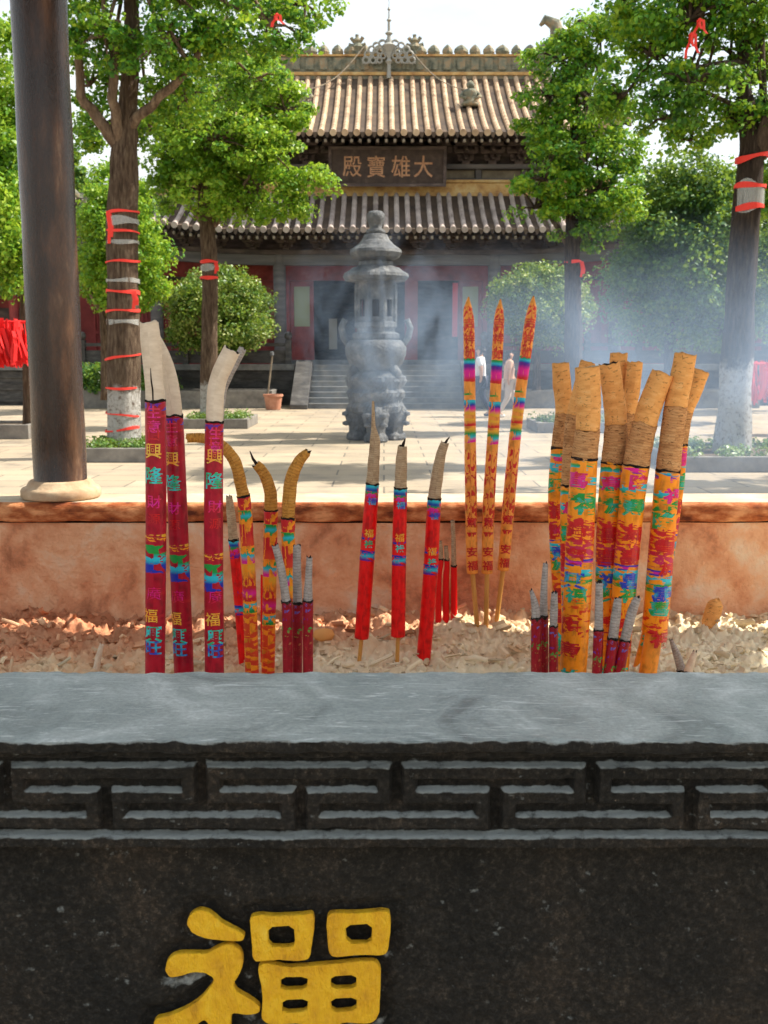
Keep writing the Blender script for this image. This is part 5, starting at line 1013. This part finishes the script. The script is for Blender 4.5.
# -- orange dragon-patterned sticks behind them
D_ = 'curling orange dragon-patterned incense sticks at the left'
incense('orange patterned incense stick whose burnt tip arches far to the left', [(187, 438), (205, 438.5), (222, 446), (235, 462), (241, 485), (245, 510), (249, 580), (252, 672)], [9, 10, 11, 12, 12, 12.5, 13, 13], 2.3, 497, 0, M['tip_gold'], M['wrap_dragon'], seed=5, group=D_, tip_rough=.07, wrap_rough=.05)
incense('orange patterned incense stick with a hooked tip and long black wick', [(256, 464), (263, 472), (269, 486), (271, 505), (270, 560), (268, 672)], [9, 11, 12, 13, 13, 12.5], 2.34, 512, 0, M['tip_gold'], M['wrap_dragon'], seed=6, group=D_, tip_rough=.08, wrap_rough=.05, wick=.035)
incense('orange patterned incense stick curling to the right above the small grey-tipped sticks', [(308, 452), (300, 460), (292, 477), (289, 500), (288, 530), (290, 580), (292, 672)], [8, 11, 13, 13.5, 13, 12, 11], 2.3, 520, 0, M['tip_gold'], M['wrap_dragon'], seed=7, group=D_, tip_rough=.08, wrap_rough=.05, wick=.012)
# -- small sticks, left
S_ = 'small dark red incense sticks with grey tips'
incense('small dark red incense stick with the longest, left-leaning grey tip', [(275, 545), (281, 568), (286, 600), (287, 610), (288, 672)], [7, 8, 9, 9.5, 9.5], 2.12, 606, 0, M['tip_grey'], M['wrap_small'], seed=8, group=S_, wick=.006)
incense('small dark red incense stick with a thick straight grey tip, middle of the left three', [(297, 545), (297, 570), (297.5, 605), (297, 672)], [8, 8.5, 9.5, 9.5], 2.16, 606, 0, M['tip_grey'], M['wrap_small'], seed=9, group=S_, wick=.006)
incense('small dark red incense stick with a short grey tip, right of the left three', [(309.5, 557), (308.5, 580), (308, 603), (308, 672)], [6, 7.5, 9.5, 9.5], 2.12, 601, 0, M['tip_grey'], M['wrap_small'], seed=10, group=S_, wick=.008)
incense('short bright red incense stick with tan tip leaning beside the arched orange stick', [(229, 496), (231, 515), (234, 545), (239, 600), (243, 650)], [6, 9, 9.5, 9.5, 9.5], 2.5, 543, 0, M['tip_tan'], M['wrap_red'], seed=11, group=None, wick=.008)
incense('thin plain red stick between two orange patterned sticks', [(262, 575), (262, 620), (262, 655)], [3, 3, 3], 2.5, 575, 0, M['tip_tan'], mat('plain_red_paper', BR, .5), seed=12, group=None)
# -- middle three bright red sticks
k25 = mpp(2.5, 560); B_ = 'three bright red incense sticks with wrinkled tan tips in the middle'
redt = lambda top, ym: [('福', (ym - top) * k25, .020, 'gold', 0, .01), ('祿', (ym + 11 - top) * k25, .020, 'cyan', .1, .02), ('福', (16) * k25, .018, 'blue', .1, .02)]
incense('bright red incense stick with the long thin pointed tip, left of the middle three', [(373, 401), (373.5, 425), (375, 440), (374, 460), (372, 490), (367, 560), (361.5, 638), (359, 664)], [2, 4, 10, 11.5, 12.5, 14, 13.5, 13.5], 2.50, 488, 638, M['tip_tan'], M['wrap_red'], foot=True, texts=redt(488, 536), seed=13, group=B_, tip_rough=.10, ragged=0)
incense('upright bright red incense stick in the centre of the middle three', [(402.5, 446), (401.5, 460), (400.5, 490), (399, 560), (398, 636), (397, 668)], [9, 11, 12.5, 13.5, 13.5, 13.5], 2.48, 488, 636, M['tip_tan'], M['wrap_red'], foot=True, texts=redt(488, 536), seed=14, group=B_, tip_rough=.10, wick=.022)
incense('bright red incense stick leaning right, its blackened wick pointing right', [(445, 443), (441, 455), (437, 478), (434, 505), (430, 580), (424, 652)], [8, 10, 12, 13, 14, 13.5], 2.52, 502, 0, M['tip_tan'], M['wrap_red'], texts=redt(500, 552), seed=15, group=B_, tip_rough=.10, wick=.022)
G_ = 'three tiny red sticks near the far wall'
for i, (xt, yt, xb, lb) in enumerate(((440, 541, 438.5, 'leftmost tiny red stick with bent pale tip near the far wall'), (446, 546, 446, 'middle tiny red stick, the shortest of three near the far wall'), (452.5, 520, 454, 'rightmost tiny red stick with the tallest pale tip near the far wall'))):
    incense(lb, [(xt, yt), (xt + 1, yt + 20), (xb, 580), (xb, 632)], [4, 4.5, 5.5, 5.5], 2.76, 562 if i < 2 else 568, 622, M['tip_tan'], mat('plain_red_paper', BR, .5), foot=True, foot_m=mat('red_foot', (.5, .01, .01), .6), foot_w=.5, seed=16 + i, group=G_, ragged=0)
# -- three thin embossed sticks
kE = mpp(2.76, 450); E_ = 'three tall thin embossed orange incense sticks'
def emt(top, k): 
    o = []
    for y, c in ((322, '吉'), (337, '祥'), (352, '如'), (518, '意'), (533, '平'), (548, '安'), (562, '福')): o.append((c, (y - top) * k, .027, 'ember' if y < 400 else 'crimson', 0, .022))
    return o
incense('left one of the three thin embossed sticks, standing upright', [(468.5, 297), (468, 310), (469, 330), (470, 420), (471, 500), (472.5, 573), (477, 626)], [5, 9, 11, 11.5, 12, 11.5, 11.5], 2.74, 297, 572, M['tip_tan'], M['wrap_embossed'], foot=True, texts=emt(297, kE), seed=20, group=E_, wrap_rough=.035, tip_taper=.05, foot_w=.42)
incense('middle one of the three thin embossed sticks', [(500.5, 299), (499.5, 312), (498.5, 330), (494, 420), (489, 500), (487, 573), (486, 624)], [4, 8, 10.5, 11.5, 12, 11.5, 11.5], 2.74, 299, 572, M['tip_tan'], M['wrap_embossed'], foot=True, texts=emt(299, kE), seed=21, group=E_, wrap_rough=.035, tip_taper=.05, foot_w=.42)
incense('right one of the three thin embossed sticks, leaning to the right', [(533.5, 296), (532, 310), (529, 330), (517, 420), (509, 500), (503, 570), (496, 626)], [5, 9, 11, 11.5, 12.5, 11.5, 11.5], 2.76, 296, 569, M['tip_tan'], M['wrap_embossed'], foot=True, texts=emt(296, kE), seed=22, group=E_, wrap_rough=.035, tip_taper=.05, foot_w=.42)
# -- the thick orange bundle on the right
O_ = 'thick orange incense sticks crowded at the right'; k22 = mpp(2.25, 540)
def big(top, a=0, v=0):
    L_ = [('寶', 20, .036, 'magenta', 0), ('興', 46, .040, 'green', .1), ('福', 74, .040, 'crimson', 0), ('隆', 97, .040, 'crimson', .1), ('意', 122, .040, 'blue', 0), ('雄', 137, .036, 'green', 0), ('壽', 170, .040, 'crimson', 0), ('喜', 194, .040, 'crimson', 0), ('福', 222, .038, 'cyan', 0), ('興', 236, .036, 'green', 0)]
    sh = int(abs(a) * 97 + top * 1.7) % 8; L_ = [(L_[(i + sh) % 10][0],) + L_[i][1:] for i in range(10)]
    return [(c, (y * .95 + v + (sh % 3) * 4 - 4) * k22, s * .92, f, a + e + math.sin(y * 1.3 + a * 9) * .45, .03) for c, y, s, f, e in L_]
mb = M['tip_brown']; cream = M['ash_cream']
def thick(label, px, w, Y, mid, tip, seed, top_off=0, a=0, foot=None, txt=True, n=10):
    incense(label, px, Y, w, tip, foot or 0, M['tip_orange'], orange_wrap(seed), foot=bool(foot), texts=big(tip, a + .13 * (seed % 5) - .26)[:n] if txt else (), seed=seed, group=O_, mid=(mid, mb), tip_rough=.035, capm=cream if seed != 36 else M['char'], foot_m=M['plain_orange'], foot_w=.72, name='thick_incense_stick', ragged=.0045, wide=1.55)
thick('thick orange incense stick standing at the back left of the bundle', [(560.5, 363), (562, 385), (564, 412), (559, 450), (556, 520), (566, 672)], [17, 18, 17, 15, 14, 15], 2.42, 415, 450, 30, a=.3)
thick('thick orange incense stick with the squarish flat top, centre back of the bundle', [(619, 353), (617, 380), (615, 420), (612, 520), (610, 672)], [17, 18, 18, 18, 18], 2.46, 425, 470, 31)
thick('orange incense stick with a crumbling top right of the flat-topped one', [(635, 362), (632, 390), (628, 418), (625, 460), (614, 560), (604, 672)], [15, 16, 14, 11, 11, 14], 2.43, 415, 446, 32, a=.3)
thick('orange incense stick leaning furthest right, its cut top pale', [(701, 371), (693, 392), (685, 415), (681, 450), (676, 500), (662, 580), (640, 672)], [17, 17, 14, 11, 11, 14, 15], 2.45, 412, 448, 33, a=.5)
thick('orange incense stick leaning left, mostly hidden behind the broad speckled one', [(588, 362), (580, 390), (574, 420), (570, 480), (570, 560), (572, 672)], [15, 14, 16, 17, 18, 18], 2.30, 415, 487, 34, n=6)
thick('thick orange incense stick with charred black top, centre of the bundle', [(609, 363), (612, 385), (616, 425), (613, 465), (609, 530), (607, 600), (604, 672)], [20, 21, 22, 23, 24, 23, 22], 2.24, 425, 466, 36)
thick('broad speckled orange incense stick in front, left of the charred one', [(587, 367), (588, 390), (588, 425), (584, 465), (580, 540), (577, 600), (573, 672)], [24, 25, 24, 25, 27, 27, 26], 2.16, 430, 460, 35)
thick('thick orange incense stick whose top bends right, right of the charred one', [(663, 373), (655, 392), (646, 420), (636, 465), (630, 520), (624, 590), (618, 672)], [22, 23, 24, 26, 24, 23, 20], 2.20, 425, 468, 37)
thick('tall thick orange incense stick with stepped lower end, foremost on the right', [(685.5, 354), (682, 375), (676, 405), (668, 470), (662, 540), (654, 634), (648, 672)], [21, 22, 22, 23, 24, 25, 24], 2.20, 408, 474, 38, foot=632, n=7)
# -- small sticks, right
for i, (px, w, t, Y, lb) in enumerate((
    ([(531, 590), (535, 605), (536, 620), (536, 672)], [3, 8, 9, 9.5], 618, 2.1, 'leftmost small dark red incense stick of the right group, grey tip curled'),
    ([(545.5, 563), (544, 590), (543.5, 618), (543.5, 672)], [5, 7, 8.5, 8.5], 619, 2.14, 'small dark red incense stick with the tall thin grey tip in the right group'),
    ([(554.5, 592), (554, 610), (553.5, 628), (553.5, 672)], [6, 8, 8, 8.5], 628, 2.1, 'small dark red incense stick with a short grey tip left of the orange bundle'),
    ([(599, 582), (599, 605), (598.5, 632), (597, 672)], [7, 8, 9, 9], 633, 2.02, 'small dark red incense stick with upright grey tip in front of the orange bundle'),
    ([(618, 598), (616, 615), (613, 638), (609, 672)], [7, 10, 10, 10], 640, 2.02, 'small dark red incense stick with tilted grey tip in front of the orange bundle'),
    ([(638, 597), (632, 612), (625, 640), (619, 672)], [7, 10, 10, 10], 642, 2.02, 'small dark red incense stick leaning most to the right, its wick dark'))):
    incense(lb, px, Y, w, t, 0, M['tip_grey'], M['wrap_small'], seed=50 + i, group=S_, wick=.008)
# -- stubs
St = 'spent stubs standing in the ash'
incense('fat orange stub leaning in the ash at the right', [(717, 598), (713, 612), (707, 630)], 2.74, [15, 17, 15], 630, 0, M['tip_orange'], M['tip_orange'], name='incense_stub', cat='incense stub', group=St, seed=60, tip_taper=.25, capm=M['tip_orange'])
incense('thin grey-red stub leaning left right of the orange bundle', [(671, 640), (677, 655), (682, 672)], 2.35, [3, 8, 9], 672, 0, M['tip_grey'], M['wrap_red'], name='incense_stub', cat='incense stub', group=St, seed=61, wick=.006)
incense('thin pale stub leaning right with a dark wick at the lower right', [(695, 652), (691, 663), (687, 675)], 2.3, [5, 8, 9], 675, 0, M['tip_cream'], M['tip_cream'], name='incense_stub', cat='incense stub', group=St, seed=62, wick=.010)
incense('pale curved stub standing alone in the ash at the left', [(102, 644), (99, 655), (95, 675)], 2.45, [4, 6, 7], 675, 0, M['tip_cream'], M['tip_cream'], name='incense_stub', cat='incense stub', group=St, seed=63, capm=M['tip_cream'])
incense('stout reddish stub leaning at the foot of the far wall on the left', [(122, 628), (119, 642), (114, 660)], 2.7, [11, 14, 15], 660, 0, M['ash_red'], M['ash_red'], name='incense_stub', cat='incense stub', group=St, seed=64, capm=M['ash_red'])
incense('rounded tan stub beside the left crimson sticks', [(206, 640), (204, 648), (200, 662)], 2.65, [13, 15, 14], 662, 0, M['ash_red'], M['ash_red'], name='incense_stub', cat='incense stub', group=St, seed=65, capm=M['ash_red'])
def flat_chunk(px, py, Y, w, h_, label, m):
    c = P(px, py, Y); b = MB(); k = mpp(Y); b.lathe((0, 0, 0), [(w * k * .8, 0), (w * k, h_ * k * .5), (w * k * .8, h_ * k), (w * k * .2, h_ * k * 1.2)], 14, scal=lambda a, r, z: r * (1 + .2 * noise.noise(Vector((math.cos(a) * 1.5, math.sin(a) * 1.5, px)))))
    o = b.build('incense_chunk', m, None, smooth=True); o.location = (c.x, Y, ash_z(c.x, Y) - .004); tag(o, label, 'incense chunk', St); return o
flat_chunk(324, 652, 2.62, 11, 9, 'rounded orange chunk lying in the ash right of the left group', M['tip_orange'])

# ------------------------------------------------------------------ the iron burner in the courtyard
YBn = 18.6; kb = mpp(YBn, 330); bx = P(376, 440, YBn).x
def bz(py): return ZY(py, YBn)
burner = empty('iron_burner', (bx, YBn, 0), 'tall weathered iron pagoda burner with pot belly and roofed tiers in blue smoke', 'burner')
lobed = lambda n, d_: (lambda a, r, z: r * (1 + d_ * abs(math.sin(n * a / 2)) ** .5 - d_ * .5))
b = MB()   # three scrolled feet joined under a drum
for i in range(3):
    a = -math.pi / 2 + math.pi * 2 / 3 * i; dx, dy = math.cos(a), math.sin(a)
    f = MB(); prof = [(.17, 0), (.20, .03), (.19, .10), (.145, .16), (.155, .24), (.20, .34), (.22, .46), (.20, .56), (.16, .62)]
    f.lathe((bx + dx * .37, YBn + dy * .37, 0), prof, 18, rot=a, scal=lambda q, r, z: r * (1 + .10 * math.cos(4 * q) + .05 * math.sin(7 * q + z * 22)))
    for zz, rr in ((.30, .09), (.47, .10)):
        for q in (-.5, .5): f.lathe((bx + math.cos(a + q * .5) * .55, YBn + math.sin(a + q * .5) * .55, zz - rr * .5), [(.01, 0), (rr * .8, rr * .25), (rr * .8, rr * .75), (.01, rr)], 9)
    f.build('burner_foot', M['iron'], burner)
b.lathe((bx, YBn, 0), [(.36, bz(413)), (.47, bz(411)), (.49, bz(406)), (.45, bz(402)), (.47, bz(399)), (.50, bz(396)), (.515, bz(392)), (.46, bz(389)), (.48, bz(386)), (.52, bz(381)), (.515, bz(377)), (.44, bz(374)), (.36, bz(371))], 64, scal=lambda a, r, z: r * (1 + .035 * math.sin(10 * a + math.sin(z * 14) * 2) + .025 * math.sin(23 * a + z * 31)))
b.build('burner_base', M['iron'], burner)
b = MB(); b.lathe((bx, YBn, 0), [(.30, bz(373)), (.36, bz(369)), (.46, bz(364)), (.525, bz(355)), (.535, bz(348)), (.50, bz(343)), (.44, bz(340)), (.40, bz(340))], 40, scal=lambda a, r, z: r * (1 + .02 * math.sin(12 * a)))
b.build('burner_belly', M['iron'], burner, smooth=True)
for s in (-1, 1):
    h_ = MB(); h_.tube([(bx + s * x, YBn, bz(y)) for x, y in ((.48, 345), (.56, 338), (.60, 328), (.55, 320), (.50, 322))], [.05, .06, .06, .05, .03], 9); h_.build('burner_handle', M['iron'], burner, smooth=True)
for i in range(3):
    a = -math.pi / 2 + math.pi * 2 / 3 * i + .9; f = MB(); f.tube([(bx + math.cos(a) * r_, YBn + math.sin(a) * r_, bz(y)) for r_, y in ((.36, 366), (.46, 373), (.44, 383))], [.08, .09, .07], 8); f.build('burner_leg', M['iron'], burner, smooth=True)
b = MB(); b.lathe((bx, YBn, 0), [(.42, bz(340)), (.44, bz(338)), (.44, bz(334)), (.36, bz(332)), (.36, bz(329)), (.40, bz(327)), (.40, bz(323)), (.345, bz(321))], 8, rot=R(22.5)); b.build('burner_gallery', M['iron'], burner)
b = MB(); b.lathe((bx, YBn, bz(322)), [(.25, 0), (.25, bz(285) - bz(322))], 8, rot=R(22.5)); b.build('burner_core', M['char'], burner)
b = MB()
for i in range(8):
    a0 = R(22.5 + 45 * i); a1 = a0 + R(45); r_ = .36; p0 = Vector((bx + r_ * math.cos(a0), YBn + r_ * math.sin(a0), 0)); p1 = Vector((bx + r_ * math.cos(a1), YBn + r_ * math.sin(a1), 0))
    b.tube([(p0.x, p0.y, bz(322)), (p0.x, p0.y, bz(285))], .035, 8)
    def seg(u0, u1, z0, z1):
        n = (p0 + p1) * .5 - Vector((bx, YBn, 0)); n.z = 0; n.normalize(); q = [p0.lerp(p1, u) for u in (u0, u1)]; vs = [v + n * d_ + Vector((0, 0, z)) for z in (z0, z1) for v in q for d_ in (-.05, 0)]
        b.add(vs, [(0, 1, 3, 2), (4, 6, 7, 5), (0, 4, 5, 1), (2, 3, 7, 6), (1, 5, 7, 3), (0, 2, 6, 4)])
    seg(.08, .28, bz(321), bz(286)); seg(.72, .92, bz(321), bz(286)); seg(.28, .72, bz(321), bz(317)); seg(.28, .72, bz(300), bz(286))
b.build('burner_pavilion', M['iron'], burner, fix=False)
b = MB(); b.lathe((bx, YBn, 0), [(.34, bz(286)), (.36, bz(282)), (.52, bz(281)), (.57, bz(277)), (.55, bz(274)), (.46, bz(271)), (.40, bz(268)), (.30, bz(266)), (.30, bz(262))], 40, scal=lambda a, r, z: r * (1 + (.035 * math.sin(24 * a) if r > .38 else 0))); b.build('burner_lower_roof', M['iron'], burner)
b = MB(); b.lathe((bx, YBn, 0), [(.22, bz(267)), (.24, bz(262)), (.40, bz(258)), (.455, bz(253)), (.44, bz(250)), (.32, bz(245)), (.24, bz(240)), (.20, bz(235)), (.12, bz(233))], 48, scal=lambda a, r, z: r * (1 + (.04 * math.sin(24 * a) if r > .2 else 0))); b.build('burner_upper_roof', M['iron'], burner)
b = MB(); b.lathe((bx, YBn, 0), [(.16, bz(234)), (.17, bz(231)), (.10, bz(228)), (.13, bz(224)), (.155, bz(219)), (.15, bz(214)), (.11, bz(211.5)), (.03, bz(210.5))], 20); b.build('burner_finial', M['iron'], burner, smooth=True)

# ------------------------------------------------------------------ two visitors walking
def skin(name, V, E, rad, m, parent, sub=2, root=0):
    me = bpy.data.meshes.new(name); me.from_pydata(V, E, []); o = bpy.data.objects.new(name, me); COL.objects.link(o)
    md = o.modifiers.new('skin', 'SKIN'); md.use_smooth_shade = True
    for i, r in enumerate(rad): me.skin_vertices[0].data[i].radius = (r, r) if not isinstance(r, tuple) else r
    me.skin_vertices[0].data[root].use_root = True
    s = o.modifiers.new('sub', 'SUBSURF'); s.levels = s.render_levels = sub
    me2 = bpy.data.meshes.new_from_object(o.evaluated_get(bpy.context.evaluated_depsgraph_get())); bpy.data.objects.remove(o); me2.materials.clear()
    return link(name, me2, m, parent, smooth=True)
skinm = mat('skin', (.50, .28, .18), .55); hairm = noisy('hair', [(.3, (.008, .006, .005)), (.7, (.03, .02, .016))], 30, .5, .4, .4)
def person(x, y, h, yaw, label, top, bottom, topm, botm, stride, arms, long_hair=False, shoe=(.5, .5, .5), bag=None):
    root = empty('person', (x, y, 0), label, 'person', None); s = h / 1.72; Mz = Matrix.Rotation(yaw, 3, 'Z')
    def T(v): v = Mz @ (Vector(v) * s); return (v.x + x, v.y + y, v.z)
    # local: facing +X, left is +Y
    f, bk = stride
    J = dict(pel=(0, 0, .93), sp=(.0, 0, 1.12), ch=(.01, 0, 1.32), nk=(.0, 0, 1.47), hd=(.02, 0, 1.55), ht=(.02, 0, 1.66),
             sl=(0, .17, 1.40), el=(arms[0], .23, 1.14), wl=(arms[0] * 2 + .06, .22, .92), fl=(arms[0] * 2 + .09, .21, .83),
             sr=(0, -.17, 1.40), er=(arms[1], -.23, 1.14), wr=(arms[1] * 2 + .06, -.22, .92), fr=(arms[1] * 2 + .09, -.21, .83),
             hl=(0, .09, .88), kl=(f * .55 + .05, .09, .49), al=(f, .09, .09), tl=(f + .15, .09, .03), hr=(0, -.09, .88), kr=(bk * .4 + .06, -.09, .49), ar=(bk, -.09, .13), tr=(bk + .13, -.09, .03))
    K = list(J); idx = {k: i for i, k in enumerate(K)}; V = [T(J[k]) for k in K]
    E_ = [('pel', 'sp'), ('sp', 'ch'), ('ch', 'nk'), ('nk', 'hd'), ('hd', 'ht'), ('ch', 'sl'), ('sl', 'el'), ('el', 'wl'), ('wl', 'fl'), ('ch', 'sr'), ('sr', 'er'), ('er', 'wr'), ('wr', 'fr'), ('pel', 'hl'), ('hl', 'kl'), ('kl', 'al'), ('al', 'tl'), ('pel', 'hr'), ('hr', 'kr'), ('kr', 'ar'), ('ar', 'tr')]
    WD = 1.12
    rd = dict(pel=.12, sp=.11, ch=.13, nk=.055, hd=.085, ht=.075, sl=.06, el=.042, wl=.028, fl=.022, sr=.06, er=.042, wr=.028, fr=.022, hl=.085, kl=.058, al=.038, tl=.032, hr=.085, kr=.058, ar=.038, tr=.032)
    skin('body', V, [(idx[a], idx[b_]) for a, b_ in E_], [rd[k] * s * WD for k in K], skinm, root)
    def sub(names, edges, scale, m, nm):
        ks = names; ii = {k: i for i, k in enumerate(ks)}; return skin(nm, [T(J[k]) for k in ks], [(ii[a], ii[b_]) for a, b_ in edges], [rd[k] * s * scale * WD for k in ks], m, root)
    J['hem'] = (0, 0, .86); rd['hem'] = .125; J['cl'] = (0, 0, 1.44); rd['cl'] = .075
    J['sl2'] = tuple((Vector(J['sl']) * .25 + Vector(J['el']) * .75)); J['sr2'] = tuple((Vector(J['sr']) * .25 + Vector(J['er']) * .75)); rd['sl2'] = rd['sr2'] = .05
    sub(['sp', 'hem', 'ch', 'cl', 'sl', 'sl2', 'sr', 'sr2'], [('sp', 'hem'), ('sp', 'ch'), ('ch', 'cl'), ('ch', 'sl'), ('sl', 'sl2'), ('ch', 'sr'), ('sr', 'sr2')], 1.22, topm, top)
    sub(['pel', 'hl', 'kl', 'al', 'hr', 'kr', 'ar'], [('pel', 'hl'), ('hl', 'kl'), ('kl', 'al'), ('pel', 'hr'), ('hr', 'kr'), ('kr', 'ar')], 1.28, botm, bottom)
    for k in ('l', 'r'):
        a, t = Vector(J['a' + k]), Vector(J['t' + k]); skin('shoe', [T((a.x - .05, a.y, a.z * .0 + .045 + (.04 if k == 'r' else 0))), T((a.x + .05, a.y, .045)), T((t.x + .03, t.y, .035))], [(0, 1), (1, 2)], [.045 * s, .048 * s, .036 * s], mat('shoe', shoe, .6), root)
    hv = [T((.0, 0, 1.62)), T((-.01, 0, 1.70)), T((-.035, 0, 1.58))] + ([T((-.06, 0, 1.45)), T((-.08, 0, 1.30))] if long_hair else [])
    skin('hair', hv, [(0, 1), (0, 2)] + ([(2, 3), (3, 4)] if long_hair else []), [.092 * s, .072 * s, .088 * s] + ([.06 * s, .045 * s] if long_hair else []), hairm, root)
    nb = MB(); c = Vector(T((.105, 0, 1.59))); nb.lathe(c - Vector((0, 0, .02)), [(.006, 0), (.014, .012), (.005, .05)], 8); nb.build('nose', skinm, root, smooth=True)
    for q in (-1, 1):
        e = MB(); c = Vector(T((.088, q * .032, 1.625))); e.lathe(c - Vector((0, 0, .008)), [(.004, 0), (.010, .008), (.004, .016)], 8); e.build('eye', hairm, root, smooth=True)
        e = MB(); c = Vector(T((.01, q * .086, 1.60))); e.lathe(c - Vector((0, 0, .03)), [(.008, 0), (.016, .03), (.010, .06)], 8); e.build('ear', skinm, root, smooth=True)
    return root
pY = 26.0
person(P(480, 400, pY).x, pY, 1.72, R(165), 'person in a white T-shirt and dark trousers walking left past the steps', 'white_t_shirt', 'dark_trousers', mat('white_cotton', (.72, .72, .74), .85), mat('navy_cloth', (.02, .025, .05), .9), (.22, -.24), (-.06, .08), shoe=(.04, .04, .05))
person(P(507, 400, pY).x, pY - .3, 1.62, R(5), 'person in a peach top with long dark hair walking right behind the thin incense sticks', 'peach_blouse', 'pale_trousers', mat('peach_cloth', (.62, .38, .27), .85), mat('pale_cloth', (.55, .47, .43), .85), (.26, -.26), (.09, -.06), True, shoe=(.7, .68, .66))

# terracotta pot and pole by the steps
c = PZ(279, 407, 0); b = MB(); b.lathe((c.x, 29.2, 0), [(.19, 0), (.2, .02), (.25, .36), (.28, .37), (.28, .43), (.24, .43), (.22, .36), (.21, .35)], 24); pot = b.build('terracotta_pot', noisy('terracotta', [(.3, (.36, .15, .09)), (.7, (.52, .26, .17))], 5, .8), None, smooth=False); tag(pot, 'empty terracotta pot standing left of the steps', 'pot')
pole = empty('leaning_pole', (P(264, 400, 29.6).x, 29.6, 0), 'thin grey-brown pole leaning beside the terracotta pot', 'pole'); b = MB(); b.tube([(P(266, 400, 29.6).x, 29.6, 0), (P(272, 355, 29.6).x, 29.7, 1.5)], .025, 8); b.build('shaft', M['panel'], pole); b = MB(); b.lathe((P(272, 355, 29.7).x, 29.7, 1.48), [(.03, 0), (.06, .02), (.05, .1), (.02, .12)], 8); b.build('pole_head', M['iron'], pole)
b = MB(); x = CX + 2.28; b.box((x - .09, 35.30, 2.1), (x + .09, 35.335, 3.85)); tag(b.build('door_banner', mat('red_banner', (.62, .01, .02), .6)), 'narrow bright red banner hung at the right side of the right doorway', 'banner')
b = MB(); x = P(333, 330, 37).x; b.box((x - .14, 37, TZ + .5), (x + .14, 37.05, TZ + 1.55)); o = b.build('couplet_board', mat('board_pale', (.55, .5, .42), .7)); tag(o, 'pale narrow board hanging in the dark left doorway', 'board')
b = MB(); x = P(515, 330, 37).x

# ------------------------------------------------------------------ smoke
def smoke(c, rad, dens, label, seed=0, scale=1.6, thr=(.44, .66), col=(.52, .70, .97), stretch=(1, 1, .7)):
    bm = bmesh.new(); bmesh.ops.create_icosphere(bm, subdivisions=4, radius=1)
    me = bpy.data.meshes.new('smoke'); bm.to_mesh(me); bm.free(); me.transform(Matrix.Diagonal((*rad, 1)))
    m = bpy.data.materials.new('smoke'); m.use_nodes = True; n_ = m.node_tree; n_.nodes.clear(); out = nd(m, 'ShaderNodeOutputMaterial'); pv = nd(m, 'ShaderNodeVolumePrincipled'); pv.inputs['Color'].default_value = (*col, 1); pv.inputs['Anisotropy'].default_value = 0
    tc = nd(m, 'ShaderNodeTexCoord'); mp = nd(m, 'ShaderNodeMapping'); mp.inputs['Scale'].default_value = stretch; mp.inputs['Location'].default_value = (seed * 3.1, seed, seed * 7.7); lk(m, tc.outputs['Object'], mp.inputs[0])
    n = nd(m, 'ShaderNodeTexNoise', Scale=scale, Detail=4, Roughness=.55, Distortion=1.1); lk(m, mp.outputs[0], n.inputs[0])
    r = nd(m, 'ShaderNodeMapRange'); r.inputs[1].default_value = thr[0]; r.inputs[2].default_value = thr[1]; lk(m, n.outputs[0], r.inputs[0])
    d1 = nd(m, 'ShaderNodeVectorMath', operation='DIVIDE'); d1.inputs[1].default_value = rad; lk(m, tc.outputs['Object'], d1.inputs[0]); ln = nd(m, 'ShaderNodeVectorMath', operation='LENGTH'); lk(m, d1.outputs[0], ln.inputs[0])
    fo = nd(m, 'ShaderNodeMapRange', interpolation_type='SMOOTHSTEP'); fo.inputs[1].default_value = .25; fo.inputs[2].default_value = .95; fo.inputs[3].default_value = dens; fo.inputs[4].default_value = 0; lk(m, ln.outputs['Value'], fo.inputs[0])
    mu = nd(m, 'ShaderNodeMath', operation='MULTIPLY'); lk(m, r.outputs[0], mu.inputs[0]); lk(m, fo.outputs[0], mu.inputs[1]); lk(m, mu.outputs[0], pv.inputs['Density']); lk(m, pv.outputs[0], out.inputs['Volume'])
    o = link('smoke', me, m); o.location = c; return tag(o, label, 'smoke', kind='stuff')
smoke(P(378, 330, 18.0), (2.4, 1.2, 2.2), .36, 'thin blue smoke curling round the iron burner', 1, 1.3, stretch=(1.3, 1, .6))
smoke(P(665, 385, 7.2), (2.8, 1.5, 1.3), .44, 'blue smoke drifting behind the orange incense sticks', 2, 1.3, thr=(.36, .66))
